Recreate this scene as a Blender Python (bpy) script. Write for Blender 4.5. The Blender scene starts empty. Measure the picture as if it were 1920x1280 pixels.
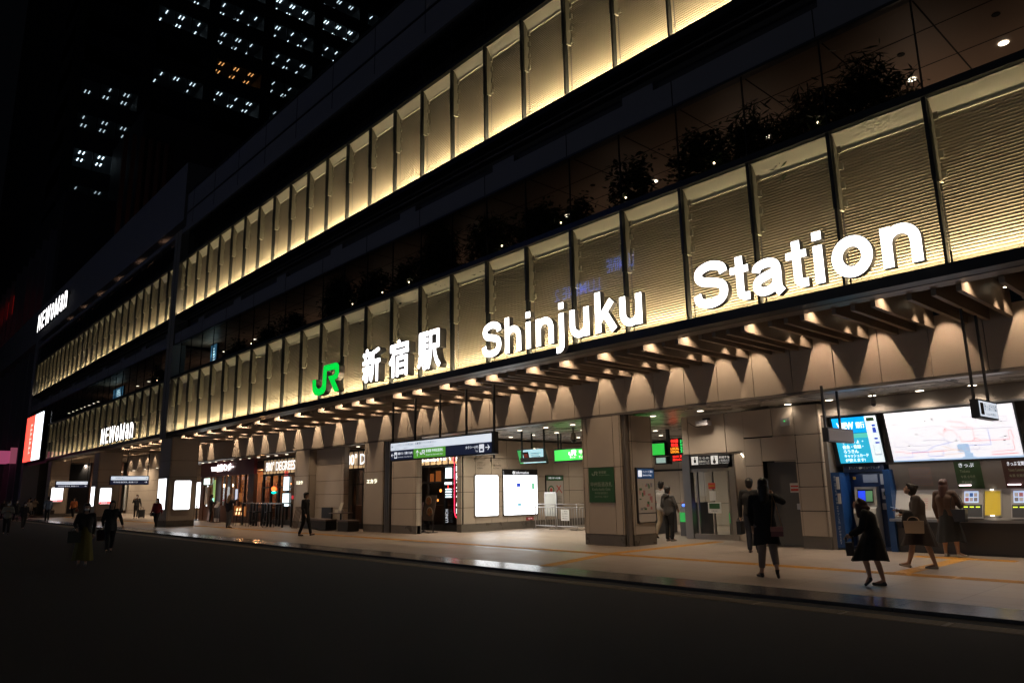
import bpy, math, random
from mathutils import Vector, Matrix
R = math.radians
random.seed(7)
SC = bpy.context.scene
COL = SC.collection
# ------------------------------------------------------------------ camera, sky, exposure
cam = bpy.data.cameras.new("camera")
cam.sensor_width = 36.0
cam.lens = 1353.56 / 1920 * 36
cam.clip_start = 0.1
cam.clip_end = 900
co = bpy.data.objects.new("camera", cam)
COL.objects.link(co)
r_ = Vector((0.66945145, 0.74267429, -0.01642111))
u_ = Vector((0.16084524, -0.12333511, 0.97924321))
f_ = Vector((-0.72523346, 0.65819704, 0.2020225))
co.matrix_world = Matrix(((r_.x, u_.x, -f_.x, 0), (r_.y, u_.y, -f_.y, 0), (r_.z, u_.z, -f_.z, 1.55), (0, 0, 0, 1)))
SC.camera = co
w = bpy.data.worlds.new("World")
SC.world = w
w.use_nodes = True
w.node_tree.nodes["Background"].inputs[0].default_value = (0.62, 0.72, 1.0, 1)
w.node_tree.nodes["Background"].inputs[1].default_value = 0.0012
SC.view_settings.view_transform = 'Standard'
SC.view_settings.look = 'None'
SC.view_settings.exposure = 0.0
SC.view_settings.gamma = 1.0
SC.cycles.max_bounces = 6
SC.cycles.diffuse_bounces = 3
SC.cycles.glossy_bounces = 3
SC.cycles.transparent_max_bounces = 16
SC.cycles.sample_clamp_indirect = 3.0

# ------------------------------------------------------------------ materials
MATS = {}
def mat(name, col, rough=0.6, metal=0.0, emit=None, es=0.0, noise=0.0, nscale=6.0, bump=0.0, bscale=60.0, spec=0.5):
    if name in MATS: return MATS[name]
    m = bpy.data.materials.new(name); m.use_nodes = True
    nt = m.node_tree; b = nt.nodes["Principled BSDF"]
    b.inputs["Base Color"].default_value = (*col, 1)
    b.inputs["Roughness"].default_value = rough
    b.inputs["Metallic"].default_value = metal
    b.inputs["Specular IOR Level"].default_value = spec
    if emit:
        b.inputs["Emission Color"].default_value = (*emit, 1)
        b.inputs["Emission Strength"].default_value = es
    tc = None
    if noise or bump:
        tc = nt.nodes.new("ShaderNodeTexCoord")
    if noise:
        n = nt.nodes.new("ShaderNodeTexNoise"); n.inputs["Scale"].default_value = nscale
        n.inputs["Detail"].default_value = 6
        nt.links.new(tc.outputs["Object"], n.inputs["Vector"])
        mx = nt.nodes.new("ShaderNodeMixRGB"); mx.blend_type = 'MIX'
        a = tuple(max(0, c * (1 - noise)) for c in col); c2 = tuple(min(1, c * (1 + noise)) for c in col)
        mx.inputs[1].default_value = (*a, 1); mx.inputs[2].default_value = (*c2, 1)
        nt.links.new(n.outputs["Fac"], mx.inputs[0])
        nt.links.new(mx.outputs[0], b.inputs["Base Color"])
        mr = nt.nodes.new("ShaderNodeMapRange")
        mr.inputs[3].default_value = max(0.03, rough - 0.12); mr.inputs[4].default_value = min(1, rough + 0.12)
        nt.links.new(n.outputs["Fac"], mr.inputs[0]); nt.links.new(mr.outputs[0], b.inputs["Roughness"])
    if bump:
        n2 = nt.nodes.new("ShaderNodeTexNoise"); n2.inputs["Scale"].default_value = bscale
        nt.links.new(tc.outputs["Object"], n2.inputs["Vector"])
        bp = nt.nodes.new("ShaderNodeBump"); bp.inputs["Strength"].default_value = bump
        bp.inputs["Distance"].default_value = 0.01
        nt.links.new(n2.outputs["Fac"], bp.inputs["Height"]); nt.links.new(bp.outputs[0], b.inputs["Normal"])
    MATS[name] = m
    return m
def glow(name, col, s):
    return mat(name, tuple(min(0.8, c) for c in col), 0.5, 0, col, s)
def glass(name, tint=(0.9, 0.92, 0.9), ior=1.5, rough=0.0):
    if name in MATS: return MATS[name]
    m = bpy.data.materials.new(name); m.use_nodes = True
    nt = m.node_tree; nt.nodes.clear()
    o = nt.nodes.new("ShaderNodeOutputMaterial"); mx = nt.nodes.new("ShaderNodeMixShader")
    t = nt.nodes.new("ShaderNodeBsdfTransparent"); t.inputs[0].default_value = (*tint, 1)
    g = nt.nodes.new("ShaderNodeBsdfGlossy"); g.inputs[1].default_value = rough
    f = nt.nodes.new("ShaderNodeFresnel"); f.inputs[0].default_value = ior
    nt.links.new(f.outputs[0], mx.inputs[0]); nt.links.new(t.outputs[0], mx.inputs[1]); nt.links.new(g.outputs[0], mx.inputs[2])
    nt.links.new(mx.outputs[0], o.inputs[0])
    MATS[name] = m
    return m
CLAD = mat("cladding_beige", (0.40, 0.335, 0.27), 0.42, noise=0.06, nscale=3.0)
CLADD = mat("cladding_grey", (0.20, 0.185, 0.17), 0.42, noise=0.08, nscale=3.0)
GAP = mat("joint_dark", (0.012, 0.011, 0.010), 0.8)
PLINTH = mat("plinth_stone", (0.11, 0.095, 0.08), 0.3, noise=0.4, nscale=2.5)
LOUV = mat("louvre_cream", (0.38, 0.325, 0.245), 0.55, noise=0.05)
CREAM = mat("cream_panel", (0.80, 0.75, 0.60), 0.55)
DARKM = mat("dark_metal", (0.035, 0.037, 0.042), 0.38, 0.6)
MULL = mat("mullion_metal", (0.05, 0.055, 0.06), 0.35, 0.5)
BEAM = mat("beam_board", (0.27, 0.215, 0.17), 0.5, noise=0.15, nscale=5)
BRONZE = mat("bronze_trim", (0.17, 0.145, 0.125), 0.35, 0.4, noise=0.1)
SLAB = mat("roof_cladding", (0.15, 0.15, 0.175), 0.6, noise=0.1, nscale=1.0)
CEIL = mat("ceiling_panel", (0.42, 0.40, 0.37), 0.28, noise=0.05, nscale=1.5)
TCEIL = mat("terrace_ceiling", (0.30, 0.22, 0.17), 0.5, noise=0.08, nscale=1.5)
STEEL = mat("stainless_steel", (0.42, 0.40, 0.38), 0.34, 1.0)
BLACK = mat("black_paint", (0.012, 0.012, 0.013), 0.4)
GLASSF = glass("facade_glass", (0.93, 0.95, 0.92), 1.45)
GLASST = glass("terrace_glass", (0.55, 0.57, 0.56), 1.5)
GLASSD = glass("clear_glass", (0.88, 0.92, 0.9), 1.5)
WHITEL = glow("sign_white_light", (1.0, 0.98, 0.97), 3.2)
PANELW = glow("panel_white_light", (0.92, 0.96, 1.0), 2.6)
GREENL = glow("sign_green_light", (0.0, 0.72, 0.06), 1.0)
DLIGHT = glow("downlight_warm", (1.0, 0.86, 0.66), 6.0)
DSPOT = glow("spot_lens_warm", (1.0, 0.80, 0.55), 9.0)

# ------------------------------------------------------------------ mesh helpers
class Bag:
    def __init__(s): s.V = []; s.F = []; s.I = []; s.mats = []
    def mi(s, m):
        if m not in s.mats: s.mats.append(m)
        return s.mats.index(m)
    def add(s, vs, fs, m):
        n = len(s.V); s.V += [tuple(v) for v in vs]; i = s.mi(m)
        for f in fs: s.F.append(tuple(n + k for k in f)); s.I.append(i)
        return s
    def box(s, x0, x1, y0, y1, z0, z1, m):
        if x0 > x1: x0, x1 = x1, x0
        if y0 > y1: y0, y1 = y1, y0
        return s.add([(x0, y0, z0), (x1, y0, z0), (x1, y1, z0), (x0, y1, z0), (x0, y0, z1), (x1, y0, z1), (x1, y1, z1), (x0, y1, z1)],
              [(0, 3, 2, 1), (4, 5, 6, 7), (0, 1, 5, 4), (1, 2, 6, 5), (2, 3, 7, 6), (3, 0, 4, 7)], m)
    def obox(s, o, ux, uy, uz, m):
        o = Vector(o); a, b, c = Vector(ux), Vector(uy), Vector(uz)
        v = [o, o + a, o + a + b, o + b]; v += [p + c for p in v]
        return s.add(v, [(0, 3, 2, 1), (4, 5, 6, 7), (0, 1, 5, 4), (1, 2, 6, 5), (2, 3, 7, 6), (3, 0, 4, 7)], m)
    def tube(s, p0, p1, r0, r1=None, m=None, n=10):
        r1 = r0 if r1 is None else r1
        p0, p1 = Vector(p0), Vector(p1); d = (p1 - p0).normalized()
        a = d.orthogonal().normalized(); b = d.cross(a)
        vs = []
        for p, rr in ((p0, r0), (p1, r1)):
            for k in range(n):
                t = 2 * math.pi * k / n
                vs.append(p + a * math.cos(t) * rr + b * math.sin(t) * rr)
        fs = [(k, (k + 1) % n, n + (k + 1) % n, n + k) for k in range(n)] + [tuple(range(n - 1, -1, -1)), tuple(range(n, 2 * n))]
        return s.add(vs, fs, m)
    def path(s, pts, r, m, n=6):
        for a, b in zip(pts[:-1], pts[1:]): s.tube(a, b, r, r, m, n)
        return s
    def ball(s, c, r, m, n=10, k=7):
        if not hasattr(r, '__len__'): r = (r, r, r)
        vs = [(c[0], c[1], c[2] - r[2])]
        for i in range(1, k):
            t = -math.pi / 2 + math.pi * i / k
            for j in range(n):
                a = 2 * math.pi * j / n
                vs.append((c[0] + r[0] * math.cos(t) * math.cos(a), c[1] + r[1] * math.cos(t) * math.sin(a), c[2] + r[2] * math.sin(t)))
        vs.append((c[0], c[1], c[2] + r[2])); L = len(vs) - 1
        fs = [(0, 1 + (j + 1) % n, 1 + j) for j in range(n)]
        for i in range(k - 2):
            b = 1 + i * n
            for j in range(n): fs.append((b + j, b + (j + 1) % n, b + n + (j + 1) % n, b + n + j))
        b = 1 + (k - 2) * n
        fs += [(b + j, b + (j + 1) % n, L) for j in range(n)]
        return s.add(vs, fs, m)
    def prism(s, pts, o, ux, uz, depth, m, m2=None):
        # outline pts (a,b) in plane o+a*ux+b*uz, extruded along depth vector
        o, ux, uz, d = Vector(o), Vector(ux), Vector(uz), Vector(depth)
        front = [o + ux * a + uz * b for a, b in pts]; n = len(pts)
        s.add(front, [tuple(range(n))], m)
        s.add([p + d for p in front], [tuple(range(n - 1, -1, -1))], m2 or m)
        s.add(front + [p + d for p in front], [(k, k + n, (k + 1) % n + n, (k + 1) % n) for k in range(n)], m2 or m)
        return s
    def quad(s, a, b, c, d, m): return s.add([a, b, c, d], [(0, 1, 2, 3)], m)
    def loft(s, rings, m, cap=True):
        n = len(rings[0]); vs = [p for r in rings for p in r]; fs = []
        for i in range(len(rings) - 1):
            for j in range(n): fs.append((i * n + j, i * n + (j + 1) % n, (i + 1) * n + (j + 1) % n, (i + 1) * n + j))
        if cap: fs += [tuple(range(n - 1, -1, -1)), tuple(range((len(rings) - 1) * n, len(rings) * n))]
        return s.add(vs, fs, m)

TXT = {}
def text_geo(t, bold=0.0, depth=0.0, res=3):
    key = (t, bold, depth, res)
    if key in TXT: return TXT[key]
    cu = bpy.data.curves.new("lettering", 'FONT'); cu.body = t; cu.size = 1.0; cu.offset = bold; cu.extrude = depth; cu.resolution_u = res
    ob = bpy.data.objects.new("lettering", cu); COL.objects.link(ob)
    me = bpy.data.meshes.new_from_object(ob.evaluated_get(bpy.context.evaluated_depsgraph_get()))
    vs = [tuple(v.co) for v in me.vertices]; fs = [tuple(p.vertices) for p in me.polygons]
    bpy.data.objects.remove(ob); bpy.data.curves.remove(cu); bpy.data.meshes.remove(me)
    if vs:
        x0 = min(v[0] for v in vs); x1 = max(v[0] for v in vs); y0 = min(v[1] for v in vs); y1 = max(v[1] for v in vs)
    else: x0 = x1 = y0 = y1 = 0
    TXT[key] = (vs, fs, x0, x1, y0, y1)
    return TXT[key]
def is_cjk(t): return any(ord(c) > 0x2e80 for c in t)
def text(bag, t, o, w, h, m, ux=(1, 0, 0), uz=(0, 0, 1), bold=0.0, depth=0.0, side=None, sub=False):
    if bold and is_cjk(t) and not sub:
        n = Vector(ux).cross(Vector(uz)); hh = h or 0.1; d = hh * bold; U = Vector(ux) * d; W = Vector(uz) * d
        for i, (a, c) in enumerate(((0, 0), (1, 0), (-1, 0), (0, 1), (0, -1), (.7, .7), (-.7, .7), (.7, -.7), (-.7, -.7)) if hh > 0.3 else ((0, 0), (1, 0), (-1, 0), (0, 0.6))):
            text(bag, t, Vector(o) + U * a + W * c + n * (0.0006 * i), w, h, m, ux, uz, 0.0, depth, side, True)
        return
    # lettering fitted to width w and height h with its lower left corner at o; depth in metres
    vs, fs, x0, x1, y0, y1 = text_geo(t, bold, 0.5 if depth else 0.0)
    if not vs: return
    ux, uz, o = Vector(ux), Vector(uz), Vector(o); nrm = ux.cross(uz)
    sx = w / max(1e-6, x1 - x0) if w else 0; sz = h / max(1e-6, y1 - y0) if h else sx
    if not w: sx = sz
    P = [o + ux * ((v[0] - x0) * sx) + uz * ((v[1] - y0) * sz) + nrm * (v[2] * depth * -1.0 if 0 else (v[2]) * depth) for v in vs]
    if side is None or not depth: bag.add(P, fs, m)
    else:
        A = [f for f in fs if all(vs[k][2] > 0.4 for k in f)]; B = [f for f in fs if not all(vs[k][2] > 0.4 for k in f)]
        n = len(bag.V); bag.V += [tuple(p) for p in P]
        for ff, mm in ((A, m), (B, side)):
            i = bag.mi(mm)
            for f in ff: bag.F.append(tuple(n + k for k in f)); bag.I.append(i)

def wloc(o):
    v = Vector((0, 0, 0))
    while o is not None: v = v + o.location; o = o.parent
    return v
def obj(name, bag, parent=None, local=False, smooth=False, base=None):
    me = bpy.data.meshes.new(name)
    off = wloc(parent) if (parent is not None and not local) else Vector((0, 0, 0))
    if base is not None: off = Vector(base)
    vs = bag.V if local else [(v[0] - off.x, v[1] - off.y, v[2] - off.z) for v in bag.V]
    me.from_pydata(vs, [], bag.F)
    for m in bag.mats: me.materials.append(m)
    me.polygons.foreach_set("material_index", bag.I)
    if smooth: me.polygons.foreach_set("use_smooth", [True] * len(me.polygons))
    me.update()
    o = bpy.data.objects.new(name, me); COL.objects.link(o)
    if parent is not None: o.parent = parent
    elif base is not None: o.location = base
    return o
def tag(o, label=None, cat=None, group=None, kind=None):
    if label: o["label"] = label
    if cat: o["category"] = cat
    if group: o["group"] = group
    if kind: o["kind"] = kind
    return o
def thing(name, loc, label, cat, group=None, rz=0):
    o = bpy.data.objects.new(name, None); COL.objects.link(o); o.location = loc; o.rotation_euler = (0, 0, rz)
    return tag(o, label, cat, group)
def struct(name, bag): return tag(obj(name, bag), kind="structure")
def copy_to(src, parent, dx, dy=0, dz=0):
    c = src.copy(); COL.objects.link(c); c.parent = parent
    c.location = (src.location[0] + dx, src.location[1] + dy, src.location[2] + dz)
    return c
def lamp(kind, loc, power, col, parent=None, size=0.04, spot=100, blend=0.5, rot=(0, 0, 0), sy=None, spread=None, name="lamp_light"):
    l = bpy.data.lights.new(name, kind); l.energy = power; l.color = col
    if kind == 'AREA':
        l.shape = 'RECTANGLE'; l.size = size; l.size_y = sy or size
        if spread: l.spread = R(spread)
    else: l.shadow_soft_size = size
    if kind == 'SPOT': l.spot_size = R(spot); l.spot_blend = blend
    o = bpy.data.objects.new(name, l); COL.objects.link(o); o.rotation_euler = rot
    if parent is not None:
        o.parent = parent; o.location = Vector(loc) - wloc(parent)
    else: o.location = loc
    return o
OPP_FILL = 0.8
KX = (-20.70, -19.58, -19.10, -17.98, -17.55, -16.38)
WARM = (1.0, 0.74, 0.50); AMBER = (1.0, 0.787, 0.48)

# ------------------------------------------------------------------ ground
def ground_mats():
    m = mat("asphalt", (0.024, 0.025, 0.028), 0.9, noise=0.4, nscale=2.0, bump=0.7, bscale=90, spec=0.2)
    # paving: brick texture joints
    p = bpy.data.materials.new("paving_tiles"); p.use_nodes = True; nt = p.node_tree; b = nt.nodes["Principled BSDF"]
    tc = nt.nodes.new("ShaderNodeTexCoord"); mp = nt.nodes.new("ShaderNodeMapping"); br = nt.nodes.new("ShaderNodeTexBrick")
    br.offset = 0.0; br.inputs["Scale"].default_value = 1.0; br.inputs["Brick Width"].default_value = 1.2; br.inputs["Row Height"].default_value = 0.6
    br.inputs["Mortar Size"].default_value = 0.006; br.inputs["Color1"].default_value = (0.28, 0.225, 0.18, 1); br.inputs["Color2"].default_value = (0.25, 0.20, 0.16, 1)
    br.inputs["Mortar"].default_value = (0.12, 0.10, 0.085, 1)
    no = nt.nodes.new("ShaderNodeTexNoise"); no.inputs["Scale"].default_value = 1.3; no.inputs["Detail"].default_value = 8
    mx = nt.nodes.new("ShaderNodeMixRGB"); mx.blend_type = 'MULTIPLY'; mx.inputs[0].default_value = 0.55
    cr = nt.nodes.new("ShaderNodeMapRange"); cr.inputs[1].default_value = 0.3; cr.inputs[2].default_value = 0.7; cr.inputs[3].default_value = 0.6; cr.inputs[4].default_value = 1.15
    mr = nt.nodes.new("ShaderNodeMapRange"); mr.inputs[3].default_value = 0.28; mr.inputs[4].default_value = 0.6
    for a, c in ((tc.outputs["Object"], mp.inputs[0]), (mp.outputs[0], br.inputs["Vector"]), (mp.outputs[0], no.inputs["Vector"]), (br.outputs[0], mx.inputs[1]),
                 (no.outputs["Fac"], cr.inputs[0]), (cr.outputs[0], mx.inputs[2]), (mx.outputs[0], b.inputs["Base Color"]), (no.outputs["Fac"], mr.inputs[0]), (mr.outputs[0], b.inputs["Roughness"])):
        nt.links.new(a, c)
    return m, p
ASPH, PAVE = ground_mats()
KERBM = mat("kerb_granite", (0.05, 0.05, 0.054), 0.22, noise=0.4, nscale=25, bump=0.25, bscale=9)
YEL = mat("tactile_yellow", (0.50, 0.25, 0.03), 0.55, noise=0.25, nscale=4)
YELD = mat("tactile_dark", (0.09, 0.062, 0.022), 0.6, noise=0.3, nscale=4)
struct("road", Bag().quad((-600, -400, -0.05), (400, -400, -0.05), (400, 10.15, -0.05), (-600, 10.15, -0.05), ASPH))
struct("ground", Bag().quad((-600, 28.5, -0.03), (400, 28.5, -0.03), (400, 500, -0.03), (-600, 500, -0.03), ASPH))
g = Bag(); g.quad((-130, 11.0, 0), (40, 11.0, 0), (40, 28.5, 0), (-130, 28.5, 0), PAVE)
struct("pavement", g)
g = Bag()
for k in range(85):
    x = -130 + k * 2.0
    g.box(x + 0.004, x + 1.996, 10.15, 10.996, -0.3, 0.0, KERBM)
struct("kerb", g)
def tact_strip(b, x0, y0, x1, y1, wd, m, step=0.3, z=0.0):
    # rows of raised bars on thin tiles
    d = Vector((x1 - x0, y1 - y0, 0)); L = d.length; d.normalize(); n = Vector((-d.y, d.x, 0))
    b.obox(Vector((x0, y0, z)) - n * wd / 2, d * L, n * wd, (0, 0, 0.004), m)
    for k in range(4):
        o = Vector((x0, y0, z + 0.004)) - n * wd / 2 + n * wd * (k + 0.3) / 4
        q = 0.0
        while q < L - 0.05 and wd < 1.0:
            b.obox(o + d * (q + 0.02), d * min(1.14, L - q - 0.03), n * 0.035, (0, 0, 0.005), m); q += 1.2
g = Bag(); tact_strip(g, -110, 13.95, 20, 13.95, 0.32, YEL)
tact_strip(g, -11.2, 11.0, -11.98, 13.78, 0.3, YEL); tact_strip(g, -12.03, 14.13, -12.1, 19.0, 0.3, YEL)
tact_strip(g, -5.35, 14.12, -5.35, 17.3, 0.3, YEL); tact_strip(g, -6.3, 17.5, -4.4, 17.5, 0.32, YEL)
struct("tactile_paving", g)
g = Bag(); tact_strip(g, -110, 9.65, 20, 9.65, 0.3, YELD, z=-0.05)
struct("road_tactile_paving", g)

# ------------------------------------------------------------------ station building
X0 = -3.45; P16 = 1.6
Yf = 12.4
ST = thing("station_building", (-36, 20, 0), "long station building with glowing louvred bands and a beige ground floor", "station")
def mx_(k): return X0 + P16 * k
K0, K1 = -50, 2          # mullion numbers (upper band; the lower band ends at -44)
PIL = (-42.38, -41.3)    # pilaster between the two wings
def bay_ok(xa, xb): return not (xb > PIL[0] and xa < PIL[1])
# louvre profile
def louvre(x0, x1, z0, z1, y=12.632):
    b = Bag(); n = int(round((z1 - z0) / 0.055)); pr = []
    for i in range(n):
        z = z0 + i * (z1 - z0) / n; s = (z1 - z0) / n
        pr += [(y + 0.016, z), (y, z + s * 0.42)]
    pr.append((y + 0.016, z1)); vs = []
    for yy, z in pr: vs += [(x0, yy, z), (x1, yy, z)]
    b.add(vs, [(2 * i, 2 * i + 1, 2 * i + 3, 2 * i + 2) for i in range(len(pr) - 1)], LOUV)
    return b
def bay_parts(zb, zt, x0, x1):
    """one bay between two mullions: louvre, head panel, side plate with clips, glass"""
    out = {}
    out["louvre_panel"] = louvre(x0 + 0.02, x1 - 0.012, zb, zt - 0.26)
    h = Bag(); h.quad((x0 + 0.03, 12.465, zt), (x0 + 0.03, 12.63, zt - 0.29), (x1 - 0.03, 12.63, zt - 0.29), (x1 - 0.03, 12.465, zt), CREAM); h.box(x0 + .03, x1 - .03, 12.44, 12.5, zt, zt + .01, CREAM)
    h.box(x0 + 0.03, x1 - 0.03, 12.59, 12.635, zt - 0.31, zt - 0.285, CREAM)
    out["head_panel"] = h
    s = Bag(); zl = zb + (zt - zb) * 0.49
    PLT = mat("plate_cream", (0.36, 0.33, 0.26), 0.6)
    s.box(x0 + 0.035, x0 + 0.047, 12.45, 12.62, zl, zt - 0.03, PLT)
    for q in (0.06, 0.42, 0.78, 1.1):
        s.box(x0 + 0.047, x0 + 0.12, 12.575, 12.62, zl + q, zl + q + 0.13, PLT)
    s.box(x0 + 0.03, x0 + 0.065, 12.45, 12.58, zl - 0.015, zl + 0.0, CREAM)
    out["bracket_plate"] = s
    out["glass_panel"] = Bag().quad((x0 + 0.03, 12.42, zb - 0.02), (x1 - 0.03, 12.42, zb - 0.02), (x1 - 0.03, 12.42, zt + 0.02), (x0 + 0.03, 12.42, zt + 0.02), GLASSF)
    m = Bag(); m.box(x0 - 0.022, x0 + 0.022, 12.36, 12.5, zb - 0.03, zl, MULL); m.box(x0 - 0.032, x0 + 0.032, 12.35, 12.5, zl, zt + 0.03, MULL)
    out["mullion"] = m
    return out
for (zb, zt, kind) in ((4.95, 7.76, 0), (11.42, 14.40, 1)):
    src = {}
    KL = K0 if kind else -44
    ks = list(range(K1, KL - 1, -1))
    for k in ks:
        xa, xb = mx_(k), mx_(k + 1)
        if not src:
            for n, b in bay_parts(zb, zt, xa, xb).items():
                src[n] = (obj(n, b, ST), k)
            continue
        if xb > PIL[0] and xa < PIL[1] + 0.0:    # cut bays beside the pilaster
            if xb > PIL[1] + 0.2:
                for n, b in bay_parts(zb, zt, PIL[1] + 0.02, xb).items():
                    if n != "mullion": obj(n, b, ST)
            if xa < PIL[0] - 0.2:
                for n, b in bay_parts(zb, zt, xa, PIL[0] - 0.02).items(): obj(n, b, ST)
            continue
        for n, (o, k0) in src.items(): copy_to(o, ST, (k - k0) * P16)
    # sill, cap and lamp trough
    for (xa, xb) in ((mx_(KL) - 0.2, PIL[0]), (PIL[1], mx_(K1 + 1))):
        c = Bag(); c.box(xa, xb, 12.32, 12.62, zt + 0.02, zt + 0.16, MULL)
        obj("band_cap", c, ST)
        c = Bag(); c.box(xa, xb, 12.34, 12.66, zb - 0.22, zb - 0.03, DARKM); obj("band_sill", c, ST)
        c = Bag(); c.box(xa, xb, 12.66, 12.70, zb - 0.22, zt + 0.16, CLADD); obj("backing_panel", c, ST)
        c = Bag(); c.box(xa + 0.1, xb - 0.1, 12.46, 12.49, zb - 0.03, zb - 0.015, glow("led_strip", (1.0, 0.82, 0.45), 2.0)); obj("light_strip", c, ST)
        L = xb - xa; n = max(1, int(L / 8)); s = L / n
        for i in range(n):
            lamp('AREA', (xa + s * (i + 0.5), 12.475, zb - 0.005), 14.5 * s * (0.62 if xb <= PIL[0] else 1.0) * (1.15 if kind else 1.0), AMBER, ST, size=s * 0.99, sy=0.03, rot=(R(180 - 3), 0, 0), spread=150, name="strip_light")
# pilaster (full height)
b = Bag(); b.box(PIL[0], PIL[1], 12.3, 13.0, 4.6, 16.4, CLADD); b.box(PIL[0] + 0.5, PIL[0] + 0.52, 12.295, 12.3, 4.6, 16.4, GAP)
obj("pilaster", b, ST)
# terrace storey between the bands
for (xa, xb, nm) in ((mx_(K0) - 0.2, PIL[0], 0), (PIL[1], mx_(K1 + 1), 1)):
    b = Bag(); b.box(xa, xb, 12.45, 16.4, 9.74, 9.80, TCEIL)
    obj("terrace_ceiling", b, ST)
    b = Bag(); x = xb - 0.03
    while x > xa:   # ceiling joints
        b.box(x - 0.014, x + 0.014, 12.5, 16.3, 9.735, 9.738, GAP); b.tube((x - .75, 14.2, 9.725), (x - .75, 14.2, 9.738), .07, .07, GAP, 12); x -= 1.6
    for yy in (13.7, 15.0): b.box(xa, xb, yy - 0.012, yy + 0.012, 9.735, 9.738, GAP)
    obj("ceiling_joints", b, ST)
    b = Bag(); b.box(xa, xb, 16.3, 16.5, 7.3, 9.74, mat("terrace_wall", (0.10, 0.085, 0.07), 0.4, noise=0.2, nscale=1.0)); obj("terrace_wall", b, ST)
    b = Bag(); b.box(xa, xb, 12.72, 16.3, 7.2, 7.32, CLADD); obj("terrace_floor", b, ST)
    b = Bag(); b.box(xa, xb, 12.38, 12.6, 9.70, 10.32, SLAB)
    b.box(xa, xb, 12.35, 12.4, 9.66, 9.72, MULL)
    x = xb - 0.03
    while x > xa: b.box(x - 0.01, x + 0.01, 12.372, 12.38, 9.72, 10.32, GAP); x -= 3.2
    obj("spandrel_beam", b, ST)
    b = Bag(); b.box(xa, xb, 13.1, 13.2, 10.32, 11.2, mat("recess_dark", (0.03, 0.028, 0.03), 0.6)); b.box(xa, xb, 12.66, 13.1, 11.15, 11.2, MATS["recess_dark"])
    x = xb - 1.2
    while x > xa + 1: b.box(x - 0.45, x + 0.45, 12.7, 13.1, 10.33, 10.75, SLAB); x -= 4.8
    obj("recess_panel", b, ST)
    b = Bag(); b.box(xa, xb, 12.46, 12.5, 10.85, 10.89, BRONZE); obj("guide_rail", b, ST)
    # upper glass storey and roof
    b = Bag(); b.box(xa, xb, 13.6, 13.8, 14.5, 16.2, mat("upper_wall", (0.07, 0.06, 0.05), 0.5, noise=0.2)); obj("upper_wall", b, ST)
    b = Bag(); b.box(xa, xb, 12.32, 12.6, 16.12, 16.38, SLAB); obj("eaves_rail", b, ST)
for zb, zt, nm, gm in ((7.92, 9.70, "terrace_glass", GLASST), (14.56, 16.12, "upper_glass", GLASST)):
    b = Bag(); q = Bag()
    xa, xb = mx_(K1), mx_(K1 + 1)
    b.quad((xa + 0.01, 12.42, zb), (xb - 0.01, 12.42, zb), (xb - 0.01, 12.42, zt), (xa + 0.01, 12.42, zt), gm)
    b.box(xa - 0.01, xa + 0.01, 12.40, 12.44, zb, zt, GAP)
    s = obj(nm, b, ST)
    for k in range(K1 - 1, K0 - 1, -1):
        if bay_ok(mx_(k), mx_(k + 1)): copy_to(s, ST, (k - K1) * P16)
b = Bag(); b.box(PIL[1], mx_(K1 + 1), 12.5, 12.9, 16.38, 18.6, SLAB)
x = mx_(K1 + 1)
while x > PIL[1]: b.box(x - 0.012, x + 0.012, 12.49, 12.5, 16.4, 18.58, GAP); x -= 3.2
b.box(PIL[1], mx_(K1 + 1), 12.44, 12.95, 18.55, 18.65, DARKM)
b.box(PIL[1], mx_(K1 + 1), 12.46, 12.5, 17.35, 17.42, DARKM)
obj("roof_parapet", b, ST)
b = Bag(); b.box(-84, mx_(K1 + 1), 12.9, 60, 16.2, 16.4, DARKM); obj("roof_deck", b, ST)
b = Bag(); b.box(-118, -41.5, 12.4, 20, 17.05, 20.6, SLAB); obj("roof_slab", b, ST)
b = Bag(); b.box(-84, PIL[0], 13.6, 13.8, 16.38, 17.05, mat("clerestory_wall", (0.26, 0.17, 0.11), 0.6)); obj("clerestory_wall", b, ST)
for k in range(6):
    x = -46 - 5.2 * k
    lamp('SPOT', (x, 12.8, 16.42), 11, (1.0, 0.55, 0.3), ST, 0.05, 150, 1.0, rot=(R(180 - 35), 0, 0), name="soffit_light")
# left end wall of the louvred wing
b = Bag(); b.box(-84.9, -83.7, 12.28, 13.6, 0, 17.0, SLAB); b.box(-83.7, -74.1, 12.5, 12.7, 4.6, 7.95, DARKM); obj("end_pilaster", b, ST)

# ------------------------------------------------------------------ canopy and fascia
ex = mx_(K1 + 1)
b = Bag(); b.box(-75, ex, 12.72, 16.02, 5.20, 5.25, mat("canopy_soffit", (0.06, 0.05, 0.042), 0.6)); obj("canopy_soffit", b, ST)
b = Bag(); b.box(-75, ex, 12.66, 13.0, 4.72, 5.2, BRONZE); obj("canopy_edge", b, ST)
BX = -3.49; BP = 0.325
cones = [-46.73, -44.84, -40.97, -39.0, -37.14, -35.17, -33.28, -31.3, -29.3, -27.38, -25.4, -24.04, -22.82, -21.85, -20.14, -19.0, -17.54, -16.31, -15.34, -13.67, -12.44, -11.15, -9.77, -8.82, -7.22, -5.96, -4.66, -3.3, -2.0, -0.7, 0.6,
         -48.7, -50.6, -52.6, -57.5, -59.5, -61.4, -63.4, -65.3, -68.0, -70.0, -72.0]
slots = sorted(set(round((BX - (c - 0.14)) / BP) for c in cones))
def beam_bag(x, full=True):
    bb = Bag(); bb.box(x - 0.08, x, 13.06, 16.0, 4.62, 5.19, BEAM); return bb
LITX = sorted([c - 0.18 for c in cones if c > -54], reverse=True)
BXS = [LITX[0] + .6 + .34 * i for i in range(3)]
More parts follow.
